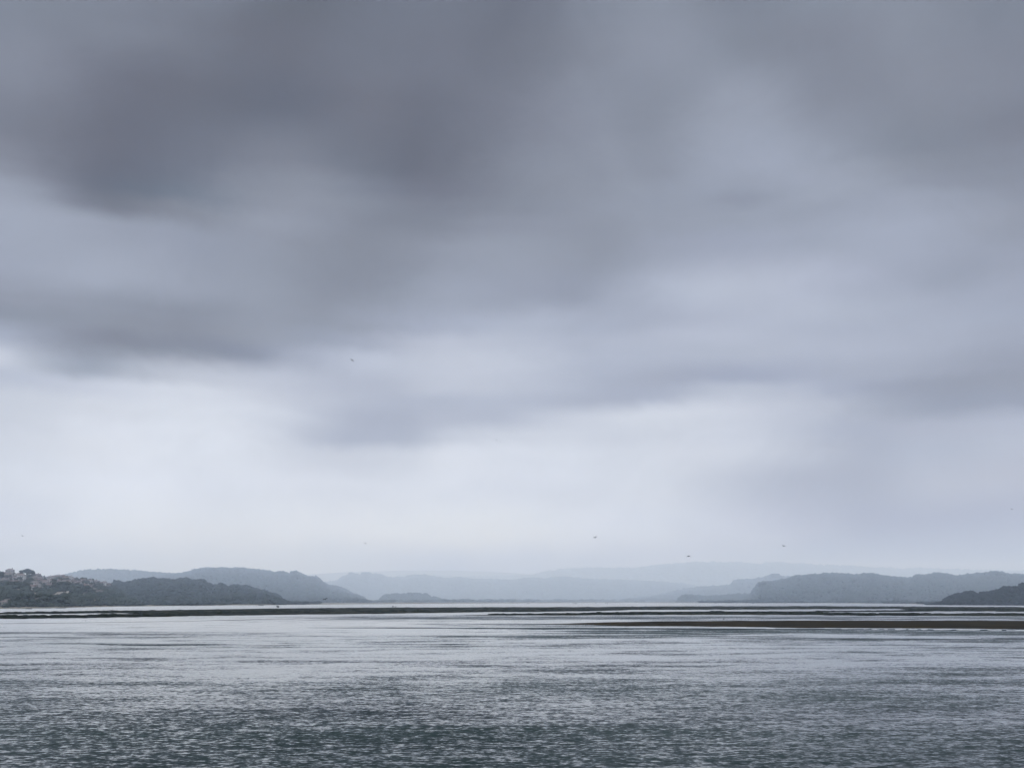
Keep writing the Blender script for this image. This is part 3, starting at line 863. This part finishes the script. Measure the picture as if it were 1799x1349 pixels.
special = [
    (1, 17, 1009, 0.2, 'peaked red-roofed house on the skyline left of the round tree', (1.1, 1.1, 1.2)),
    (4, 37, 1020.5, 0.1, 'tall pale building just below and left of the round tree', (1.25, 1.2, 1.5)),
    (0, 69, 1017.5, 0.4, 'small white house catching light right of the round tree', (0.9, 1, 0.9)),
    (3, 63, 1013, 0.1, 'long reddish-roofed house against the right foot of the round tree', (1, 1, 1)),
    (0, 55, 1035, 0.0, 'white block standing alone among dark trees under the village', (1.3, 1.1, 1.5)),
    (3, 60, 1057, 0.05, 'long low house in the clearing near the water', (1.7, 1.1, 1.1)),
    (0, 50, 1054.3, -0.1, 'small white shed at the left end of the clearing near the water', (0.55, 0.7, 0.6)),
    (1, 6, 1062.5, 0.3, 'pale house half hidden by trees near the left edge waterline', (1, 1, 0.9)),
    (4, 182, 1029, 0.1, 'bright two-storey house at the right end of the village', (0.9, 1, 1)),
    (3, 170, 1039.7, 0.0, 'long low pale building below the right end of the village', (1.6, 1, 0.7)),
    (0, 99, 1023, 0.2, 'white-fronted house at the upper middle of the village', (0.8, 1, 0.9)),
    (2, 109, 1017, 0.3, 'pink house on the upper village row above the broad dark tree', (0.9, 1, 0.9)),
    (3, 131, 1022.5, 0.0, 'long dark-roofed house right of the broad dark tree', (1, 1, 0.9)),
    (4, 120, 1027.5, 0.2, 'white gabled house touching the broad dark tree', (0.9, 1, 0.9)),
    (1, 78, 1029, -0.1, 'broad cream house in the lower village centre', (1.2, 1, 1)),
    (3, 75, 1034.6, 0.0, 'lowest long house at the foot of the village', (1.5, 1, 0.8))]
taken = []
for k, px, py, rz, lab, s in special:
    place_house(k, px, py, rz, lab, None, s); taken.append((px, py))
r = random.Random(5)
rows = [('house of the terracotta-roofed cluster between the round tree and the left edge', 0, 44, 'houses left of the round tree'),
        ('small terracotta-roofed house in the packed middle of the hillside village', 60, 122, 'houses in the middle of the village'),
        ('small pale house on the thinning right flank of the hillside village', 122, 190, 'houses on the right flank of the village')]
for lab, xa, xb, grp in rows:
    tries = 0
    while tries < 900:
        tries += 1
        px = r.uniform(xa, xb)
        sk = interp(PA, px); lo = interp(LOW, px)
        py = r.uniform(sk + 3.0, lo + 1.0)
        if 34 < px < 59 and py < 1015: continue
        if any(abs(px - a) < 5.8 and abs(py - b) < 2.9 for a, b in taken): continue
        taken.append((px, py))
        k = r.choice([0, 0, 1, 2, 3, 4])
        q = r.uniform(0.75, 1.05)
        place_house(k, px, py, r.uniform(-0.5, 0.5) + (math.pi / 2 if r.random() < 0.2 else 0), lab, grp, (q, q, q * 0.9))
n_houses = len(taken)


def gardens():
    q = np.random.default_rng(61); P = []
    for k in range(330):
        px = q.uniform(-60, 196); py = q.uniform(interp(PA, px) + 2, interp(LOW, px) + 1)
        if any(abs(px - a) < 3.0 and -0.5 < py - b < 2.2 for a, b in taken): continue
        P.append(hA.march(px, py)[:])
    P = np.array(P); S = 2.0 + 3.5 * q.random(len(P))
    V, T = clumps(P, S * 0.55, S, ICO2, 62)
    tag(mesh_np('garden_shrubs', V, T, M_FOL_VIL), 'dark garden shrubs and small trees between the village houses', 'shrubs', kind='stuff')


gardens()

# garden terrace walls in the clearings
M_STONE = simple_mat('terrace_stone', [(0.28, 0.25, 0.22), (0.45, 0.41, 0.37)], 0.5, 0.9)


def wall_strip(px0, py0, px1, py1, hgt, label):
    a = hA.march(px0, py0); b = hA.march(px1, py1)
    n = 10; V = []; T = []
    d = (b - a).normalized(); nrm = Vector((-d.y, d.x, 0)) * 0.25
    for k in range(n):
        p = a.lerp(b, k / (n - 1)); hh = hgt * (0.9 + 0.2 * r.random())
        for sgn, z in ((-1, -1.5), (-1, hh), (1, hh), (1, -1.5)):
            V.append((p.x + nrm.x * sgn, p.y + nrm.y * sgn, p.z + z))
    for k in range(n - 1):
        for q in range(4):
            T.append([k * 4 + q, (k + 1) * 4 + q, (k + 1) * 4 + (q + 1) % 4, k * 4 + (q + 1) % 4])
    T.append([0, 1, 2, 3]); T.append([(n - 1) * 4 + q for q in (3, 2, 1, 0)])
    o = mesh_np('terrace_wall', V, T, M_STONE)
    tag(o, label, 'wall')


wall_strip(97, 1044.2, 110, 1042.6, 1.5, 'pale garden wall in the left part of the strip clearing under the village')
wall_strip(117, 1042, 131, 1040.0, 1.7, 'pale garden wall climbing at the right of the strip clearing under the village')
wall_strip(47, 1057.6, 70, 1057.2, 1.0, 'low pale wall in front of the clearing near the water')

# ------------------------------------------------------------------ single trees
M_BARK = simple_mat('bark', [(0.05, 0.04, 0.03), (0.10, 0.08, 0.06)], 1.0, 0.95)


def leaf_cards(C, R, n, size, seed):
    """small leaf tufts spread through a crown"""
    q = np.random.default_rng(seed)
    idx = q.integers(0, len(C), n)
    d = q.normal(size=(n, 3)); d /= np.linalg.norm(d, axis=1)[:, None]
    p = C[idx] + d * (R[idx] * (0.75 + 0.45 * q.random(n)))[:, None]
    u = q.normal(size=(n, 3)); u /= np.linalg.norm(u, axis=1)[:, None]
    v = np.cross(u, d); v /= np.linalg.norm(v, axis=1)[:, None] + 1e-6
    s = size * (0.6 + 0.8 * q.random(n))[:, None]
    V = np.stack([p - u * s, p + v * s * 0.6, p + u * s], 1).reshape(-1, 3)
    return V, np.arange(3 * n).reshape(-1, 3)


def tree(kind, seed, mat):
    q = np.random.default_rng(seed)
    root = empty('tree')
    if kind == 'round':      # umbrella-shaped pine crown, height 1
        C = [(0.34 * math.cos(a) * k, 0.34 * math.sin(a) * k, 0.62 + 0.2 * (1 - k * k) + 0.03 * q.normal()) for k in (0.15, 0.6, 1.0) for a in q.random(int(3 + 7 * k)) * 6.28]
        R = [0.17 + 0.04 * q.random() for _ in C]
    elif kind == 'broad':
        C = [(0.30 * q.normal() * 0.7, 0.30 * q.normal() * 0.7, 0.30 + 0.5 * q.random()) for _ in range(16)]
        R = [0.15 + 0.06 * q.random() for _ in C]
    else:                    # narrow
        C = [(0.05 * q.normal(), 0.05 * q.normal(), 0.15 + 0.80 * k / 9) for k in range(10)]
        R = [0.16 * (1.08 - 0.75 * k / 9) + 0.02 * q.random() for k in range(10)]
    C, R = np.array(C), np.array(R)
    V, T = clumps(C - np.array([0, 0, 1.0]) * (R * 0.9)[:, None], R, R * 2, ICO2, seed, 0.28)
    V2, T2 = leaf_cards(C, R, 900, 0.028, seed + 5)
    mesh_np('crown', np.vstack([V, V2]), np.vstack([T, T2 + len(V)]), mat, root)
    bm = bmesh.new()
    pts = [(0, 0, -0.05, 0.035), (0.01, 0, 0.2, 0.027), (0.0, 0.01, 0.45, 0.02), (0.0, 0.0, 0.7, 0.01)]
    def limb(pts):
        prev = None
        for x, y, z, rr in pts:
            ring = [bm.verts.new((x + rr * math.cos(t * math.pi / 4), y + rr * math.sin(t * math.pi / 4), z)) for t in range(8)]
            if prev:
                for t in range(8): bm.faces.new((prev[t], prev[(t + 1) % 8], ring[(t + 1) % 8], ring[t]))
            prev = ring
        bm.faces.new(prev)
    limb(pts)
    for t in range(4):
        a = t * 1.6 + q.random()
        limb([(0, 0, 0.3 + 0.05 * t, 0.014), (0.1 * math.cos(a), 0.1 * math.sin(a), 0.42 + 0.05 * t, 0.010), (0.2 * math.cos(a), 0.2 * math.sin(a), 0.55 + 0.05 * t, 0.005)])
    bm_obj('trunk', bm, M_BARK, root, True)
    return root


tp = {'round': tree('round', 101, M_FOL_VIL), 'broad': tree('broad', 102, M_FOL_VIL), 'narrow': tree('narrow', 103, M_FOL_VIL)}
tp_far = {'broad': tree('broad', 105, M_FOL), 'narrow': tree('narrow', 106, M_FOL)}
first = set()


def put_tree(pr, kind, hill, px, ptop, pbase, wpx, label, group=None, name=None):
    """a tree whose top and foot stand where the photograph shows them"""
    base = hill.march(px, pbase)
    d = math.hypot(base.x, base.y)
    H = max(3.0, (pbase - ptop) / F * d)
    Wd = wpx / F * d
    natural = {'round': 1.0, 'broad': 0.85, 'narrow': 0.36}[kind]
    s = (Wd / natural, Wd / natural, H)
    key = (id(pr), kind)
    root = pr[kind]
    if key not in first:
        KIDS[root.name] = [(c, children(c)) for c in children(root)]
        first.add(key); o = root; o.location = base; o.scale = s
    else:
        o = copy_thing(root, base, px * 1.7, s)
        if 'group' in o: del o['group']
    tag(o, label, 'tree', group)
    return o


put_tree(tp, 'round', hA, 47, 1001.2, 1014.5, 23, 'big dark umbrella-crowned tree standing on the village skyline')
put_tree(tp, 'narrow', hA, 46, 1017, 1027, 7, 'slim dark tree between houses below the umbrella-crowned tree')
put_tree(tp, 'broad', hA, 107, 1022, 1038, 23, 'broad dark tree bulging up in the middle of the village')
put_tree(tp, 'broad', hA, 129, 1024, 1033, 12, 'dark tree just right of the broad village tree')
put_tree(tp, 'broad', hA, 1, 1005, 1020, 13, 'dark tree cut by the left edge of the photo beside the top houses')
put_tree(tp, 'narrow', hA, 78, 1010.5, 1015, 3.5, 'tiny pointed tree on the skyline right of the umbrella-crowned tree')
put_tree(tp, 'broad', hA, 71, 1011.5, 1016, 7, 'low dark bushy tree on the skyline beside the tiny pointed tree')
put_tree(tp, 'broad', hA, 101, 1011.5, 1016, 7, 'skyline bushy tree above the middle of the village')
put_tree(tp, 'broad', hA, 111, 1011.5, 1016, 8, 'skyline bushy tree above the broad village tree')
put_tree(tp, 'broad', hA, 36, 1024, 1037, 18, 'tall dark tree at the foot of the pale building, left')
put_tree(tp, 'broad', hA, 18, 1022, 1037, 20, 'wide dark tree under the leftmost houses')
put_tree(tp, 'broad', hA, 37, 1045, 1064, 24, 'large dark tree left of the clearing near the water')
put_tree(tp, 'broad', hA, 82, 1043, 1063, 26, 'large dark tree right of the clearing near the water')
put_tree(tp, 'broad', hA, 108, 1046, 1064, 24, 'rounded dark tree near the water under the strip clearing')
put_tree(tp, 'broad', hA, 62, 1030, 1036, 6, 'small dark tree right of the lone white block')
put_tree(tp, 'broad', hA, 150, 1017.5, 1021, 8, 'small dark tree on the sloping right end of the village skyline')
put_tree(tp, 'broad', hA, 158, 1016.5, 1022, 9, 'reddish dark bushy tree near the right end of the village skyline')
put_tree(tp, 'broad', hA, 170, 1025, 1034, 14, 'grey-green tree beside the bright house at the right end of the village')
put_tree(tp, 'broad', hA, 152, 1029, 1042, 20, 'wide dark tree below the right part of the village')
put_tree(tp, 'narrow', hB, 203, 1019.5, 1027, 6, 'pointed tree rising from the promontory wood nearest the village')
put_tree(tp, 'broad', hB, 352, 1017.5, 1028, 12, 'rounded tree standing proud on the promontory skyline')
put_tree(tp, 'broad', hB, 379, 1025.5, 1036, 10, 'first of two trees past the notch in the promontory skyline')
put_tree(tp, 'narrow', hB, 387, 1023.5, 1036, 7, 'pointed tree past the notch in the promontory skyline')
for px, yt, w, kd, lab in ((337, 1000, 3, 'narrow', 'lone spiky tree at the left shoulder of the broad ridge'),
                           (352, 997, 3, 'narrow', 'thin spiky tree on the broad ridge left of its summit'),
                           (361, 996.3, 3, 'narrow', 'tallest spiky tree on the broad ridge near its summit'),
                           (455, 999.5, 4, 'narrow', 'small spiky tree on the falling right side of the broad ridge'),
                           (494, 1001.8, 11, 'broad', 'rounded tree before the gap on the broad ridge skyline'),
                           (517, 1002, 12, 'broad', 'rounded tree after the gap on the broad ridge skyline')):
    put_tree(tp_far, kd, hC2, px, yt, yt + 10, w, lab)
for px, yt, w, lab in ((615, 1004, 6, 'leftmost pale tree on the hazy middle ridge skyline'),
                       (641, 1004, 14, 'wide pale tree clump crown on the hazy middle ridge skyline')):
    put_tree(tp_far, 'broad', hD, px, yt, yt + 9, w, lab)
put_tree(tp_far, 'broad', hD2, 1364, 1006.5, 1019, 18, 'round pale tree on the spur left of the right ridge')
put_tree(tp_far, 'broad', hE, 1339, 1021, 1033, 14, 'rounded tree where the right ridge drops to the shore')

# ------------------------------------------------------------------ boats
M_HULL = simple_mat('boat_hull', [(0.015, 0.018, 0.022), (0.04, 0.045, 0.05)], 0.8, 0.6, 0.3)
M_BOATIN = simple_mat('boat_wood', [(0.08, 0.06, 0.04), (0.13, 0.10, 0.07)], 1.2, 0.8)


def make_boat():
    root = empty('boat')
    L, B = 5.2, 1.7
    st = []
    for k in range(15):
        u = k / 14.0; x = -L / 2 + L * u
        hw = B / 2 * (math.sin(math.pi * (0.22 + 0.78 * u)) ** 0.6 if u < 1 else 0.02)
        hw = max(hw, 0.02); sheer = 0.55 + 0.35 * u ** 3
        st.append([(x, -hw, sheer), (x, -hw * 0.85, 0.12), (x, 0, -0.18 + 0.25 * u ** 4), (x, hw * 0.85, 0.12), (x, hw, sheer),
                   (x, hw * 0.9, sheer), (x, hw * 0.7, 0.2), (x, 0, 0.05 + 0.2 * u ** 4), (x, -hw * 0.7, 0.2), (x, -hw * 0.9, sheer)])
    bm = bmesh.new(); prev = None
    for ring in st:
        vs_ = [bm.verts.new(p) for p in ring]
        if prev:
            for q in range(10): bm.faces.new((prev[q], prev[(q + 1) % 10], vs_[(q + 1) % 10], vs_[q]))
        else:
            bm.faces.new(vs_)
        prev = vs_
    bm.faces.new(prev)
    bm_obj('hull', bm, M_HULL, root)
    for x in (-1.2, 0.5):
        bm = bmesh.new(); box(bm, x - 0.15, x + 0.15, -0.62, 0.62, 0.36, 0.41); bm_obj('seat', bm, M_BOATIN, root)
    bm = bmesh.new(); box(bm, -L / 2 - 0.35, -L / 2 - 0.05, -0.15, 0.15, 0.35, 1.0); box(bm, -L / 2 - 0.25, -L / 2 - 0.15, -0.05, 0.05, -0.4, 0.349)
    bm_obj('outboard_motor', bm, M_HULL, root)
    return root


boat0 = make_boat(); KIDS[boat0.name] = [(c, children(c)) for c in children(boat0)]
boats = [(459, 1063.6, 0.1, 0.8, 'dark little boat off the tip of the wooded promontory'),
         (928, 1060.2, 0.5, 0.8, 'leftmost moored boat of the middle row before the hazy hills'),
         (1010, 1060.4, 0.0, 1.15, 'longest dark boat of the middle row, second from its left'),
         (1047, 1059.8, 1.0, 0.8, 'small boat between the longest boat and the last one of the middle row'),
         (1066, 1059.8, 0.2, 0.9, 'rightmost moored boat of the middle row'),
         (1257, 1059.6, 0.0, 0.8, 'flat dark boat below the low trees left of the right ridge'),
         (1323, 1059.8, 0.3, 0.9, 'dark boat just under the left end of the right ridge'),
         (1381, 1059.5, 0.0, 0.8, 'low boat on the bright strip right of the one under the ridge end'),
         (1408, 1059.6, 0.6, 0.8, 'rightmost tiny boat under the right ridge'),
         (51, 1069.5, 0.1, 0.5, 'small dark boat at the waterline below the left clearing'),
         (104, 1068.2, 0.4, 0.5, 'left one of two tiny boats drawn up under the village woods'),
         (111, 1068.0, 0.0, 0.6, 'right one of two tiny boats drawn up under the village woods')]
for k, (px, py, rz, s, lab) in enumerate(boats):
    p = ground(px, py)
    o = boat0 if k == 0 else copy_thing(boat0, p)
    o.location = p; o.rotation_euler = (0, 0, rz); o.scale = (s, s, s)
    tag(o, lab, 'boat', 'boats moored along the far shore')

# dark shrubs on the bar
for px, py, w, h_, sd_, lab in ((488, 1068.6, 2.2, 1.5, 201, 'small dark pointed bush on the long mud bar below the boat'),
                                (690, 1067.0, 1.9, 0.9, 202, 'left low dark bush on the edge of the long mud bar'),
                                (695, 1067.0, 1.3, 0.6, 203, 'right, smaller of the two low bushes on the long mud bar')):
    q = np.random.default_rng(sd_); p = ground(px, py); w *= 0.6; h_ *= 0.62
    C = np.array([(q.normal() * w * 0.2, q.normal() * w * 0.2, 0.15 + 0.55 * h_ * q.random()) for _ in range(9)])
    R = np.full(9, h_ * 0.3)
    V, T = clumps(C, R, R * 2, ICO2, sd_); V2, T2 = leaf_cards(C, R, 400, 0.07, sd_)
    root = empty('bush', (p.x, p.y, 0.25))
    mesh_np('foliage', np.vstack([V, V2]), np.vstack([T, T2 + len(V)]), M_TUFT, root)
    bm = bmesh.new(); bmesh.ops.create_cone(bm, segments=7, radius1=0.06, radius2=0.03, depth=h_ * 0.8, matrix=Matrix.Translation((0, 0, h_ * 0.3)))
    bm_obj('stem', bm, M_BARK, root)
    tag(root, lab, 'bush')

# ------------------------------------------------------------------ birds
M_BIRD = simple_mat('gull_feather', [(0.008, 0.008, 0.009), (0.02, 0.02, 0.022)], 3.0, 0.8, 0.1)
M_DARKBIRD = simple_mat('dark_feather', [(0.008, 0.008, 0.010), (0.02, 0.02, 0.022)], 3.0, 0.7, 0.1)


def skin(name, verts, edges, radii, mat, root=0):
    me = bpy.data.meshes.new(name); me.from_pydata(verts, edges, [])
    o = bpy.data.objects.new(name, me); COL.objects.link(o)
    sm = o.modifiers.new('skin', 'SKIN'); sm.use_smooth_shade = True
    for k, rr in enumerate(radii):
        me.skin_vertices[0].data[k].radius = rr
        me.skin_vertices[0].data[k].use_root = (k == root)
    o.modifiers.new('sub', 'SUBSURF').levels = 1
    o.modifiers['sub'].render_levels = 1
    dg = bpy.context.evaluated_depsgraph_get()
    dg.update()
    m2 = bpy.data.meshes.new_from_object(o.evaluated_get(dg))
    m2.name = name
    m2.materials.clear(); m2.materials.append(mat)
    ob = bpy.data.objects.new(name, m2); 
    bpy.data.objects.remove(o)
    COL.objects.link(ob)
    return ob


def gull(up1, up2, span=1.35, asym=0.0):
    """up1 lifts the inner wing, up2 the outer wing"""
    h = span / 2
    v = [(0, -0.28, 0.0), (0, -0.12, 0.0), (0, 0.05, 0.0), (0, 0.18, 0.01), (0, 0.27, 0.03), (0, 0.35, 0.02)]
    e = [(0, 1), (1, 2), (2, 3), (3, 4), (4, 5)]
    r_ = [(0.09, 0.03), (0.11, 0.08), (0.13, 0.11), (0.10, 0.09), (0.07, 0.07), (0.015, 0.015)]
    for s_ in (-1, 1):
        a1 = up1 + asym * s_; a2 = up2 + asym * s_
        b = len(v)
        x1 = 0.12; z1 = 0.03
        x2 = x1 + h * 0.42 * math.cos(a1); z2 = z1 + h * 0.42 * math.sin(a1)
        x3 = x2 + h * 0.30 * math.cos(a2); z3 = z2 + h * 0.30 * math.sin(a2)
        x4 = x3 + h * 0.22 * math.cos(a2 - 0.1); z4 = z3 + h * 0.22 * math.sin(a2 - 0.1)
        v += [(s_ * x1, 0.05, z1), (s_ * x2, 0.13, z2), (s_ * x3, 0.04, z3), (s_ * x4, -0.12, z4)]
        e += [(2, b), (b, b + 1), (b + 1, b + 2), (b + 2, b + 3)]
        r_ += [(0.15, 0.035), (0.15, 0.03), (0.12, 0.022), (0.03, 0.01)]
    return v, e, r_


birds = [  # px, py, distance, wing lift inner / outer, roll, heading, label
    (618.5, 633, 520, 0.15, -0.25, 0.6, 0.3, 'dark gull banking alone high under the clouds, left of centre'),
    (872, 773, 900, 0.5, 0.2, -0.9, 0.9, 'upper left bird of the tiny trio in the middle of the sky'),
    (879.3, 776.6, 900, 0.1, -0.2, 0.2, 1.0, 'lower right bird of the tiny pair in the middle of the sky'),
    (899.8, 758.8, 1100, 0.3, 0.0, 0.1, 1.2, 'faintest bird, up and right of the tiny pair in the middle of the sky'),
    (642, 954.5, 800, 0.1, -0.15, 0.2, 0.2, 'flat-winged pale bird low over the hills, left of centre'),
    (1045.5, 944.2, 560, 0.65, 0.25, -0.25, 0.4, 'gull with raised wings right of centre, low in the sky'),
    (1210, 976.8, 520, -0.2, -1.0, 0.0, 0.1, 'gull with wings arched downward just above the farthest ridge'),
    (1376.5, 959, 600, 0.35, 0.1, 0.15, 0.6, 'gull gliding low over the right ridge'),
    (1777.5, 894.2, 800, 0.15, 0.0, 0.15, 0.3, 'faint bird near the right edge of the sky'),
    (39.3, 941.2, 900, 0.25, 0.0, 0.3, 0.4, 'faint bird near the left edge above the village'),
    (571.5, 1052.2, 480, 0.3, -0.3, -0.3, 0.8, 'dark bird skimming before the foot of the broad left ridge')]
for px, py, d, u1, u2, roll, head, lab in birds:
    v, e, r_ = gull(u1, u2)
    o = skin('bird', v, e, r_, M_BIRD, 2)
    p = Vector((0, 0, CAM_H)) + ray(px, py) * d
    o.location = p; o.rotation_euler = (0.75, roll, head * 0.5); o.scale = (1.45 if d <= 600 else 1.2,) * 3
    tag(o, lab, 'bird', 'gulls in flight over the lagoon')


def standing(px, py, h_, lab, lean=0.35, heading=0.0, zb=0.2):
    """wading bird: upright body, neck and two legs grown as one surface"""
    s = h_ * 0.50
    v = [(0, 0, 0.42 * s), (0.06 * s, 0, 0.52 * s), (-0.10 * s, 0, 0.33 * s), (0.12 * s, 0, 0.66 * s), (0.13 * s, 0, 0.80 * s), (0.17 * s, 0, 0.92 * s), (0.24 * s, 0, 0.96 * s), (0.36 * s, 0, 0.97 * s),
         (0.01 * s, -0.04 * s, 0.22 * s), (0.0, -0.04 * s, 0.0), (0.01 * s, 0.04 * s, 0.22 * s), (0.0, 0.04 * s, 0.0)]
    e = [(0, 1), (0, 2), (1, 3), (3, 4), (4, 5), (5, 6), (6, 7), (0, 8), (8, 9), (0, 10), (10, 11)]
    r_ = [(0.13 * s, 0.13 * s), (0.12 * s, 0.12 * s), (0.05 * s, 0.07 * s), (0.06 * s, 0.06 * s), (0.045 * s, 0.045 * s), (0.05 * s, 0.05 * s), (0.05 * s, 0.05 * s), (0.012 * s, 0.012 * s),
          (0.025 * s, 0.025 * s), (0.02 * s, 0.02 * s), (0.025 * s, 0.025 * s), (0.02 * s, 0.02 * s)]
    r_ = [(a * 1.6, b * 1.6) for a, b in r_]
    o = skin('bird', v, e, r_, M_DARKBIRD, 0)
    p = ground(px, py)
    o.location = (p.x, p.y, zb); o.rotation_euler = (0, 0, heading)
    tag(o, lab, 'bird')


standing(1271.5, 1090.0, 0.95, 'tall black wading bird standing on the far edge of the brown mud bar', zb=0.05)
standing(90, 1087.2, 0.45, 'small dark bird on the near edge of the left mud bar', zb=-0.02)
standing(150, 1090.8, 0.42, 'tiny bird wading in bright water before the left mud bar', zb=-0.02)
standing(1057, 1081.4, 0.45, 'tiny bird at the near edge of the second bar, above the brown bar tip', zb=-0.02)
standing(1380, 1081.2, 0.5, 'left one of two tiny birds wading between the right bars', heading=3.0, zb=-0.02)
standing(1389.5, 1081.4, 0.42, 'right one of two tiny birds wading between the right bars', zb=-0.02)
standing(838, 1083.8, 0.42, 'tiny bird standing in the ruffled water, middle of the lagoon', zb=-0.02)
standing(1382.5, 1064.6, 0.7, 'tiny bird on the far edge of the long bar under the right ridge', zb=0.1)

# ------------------------------------------------------------------ the wet air between here and the hills
bm = bmesh.new(); box(bm, -14100, 14100, -700, 16400, -2.8, HAZE_TOP)
mh = bpy.data.materials.new('wet_air'); mh.use_nodes = True
t = NT(mh.node_tree); t.n.clear()
out = t.n.new('ShaderNodeOutputMaterial'); pv = t.n.new('ShaderNodeVolumePrincipled')
pv.inputs['Color'].default_value = (0.70, 0.82, 1.0, 1)
pv.inputs['Absorption Color'].default_value = (1, 1, 1, 1)
pv.inputs['Density'].default_value = HAZE_DENSITY
pv.inputs['Anisotropy'].default_value = 0.2
t.l.new(pv.outputs[0], out.inputs['Volume'])
haze = bm_obj('haze', bm, mh)
tag(haze, 'pale wet haze hanging over the lagoon and the hills', 'haze', kind='stuff')
print('houses', n_houses, 'polys', sum(len(o.data.polygons) for o in bpy.data.objects if o.type == 'MESH'))
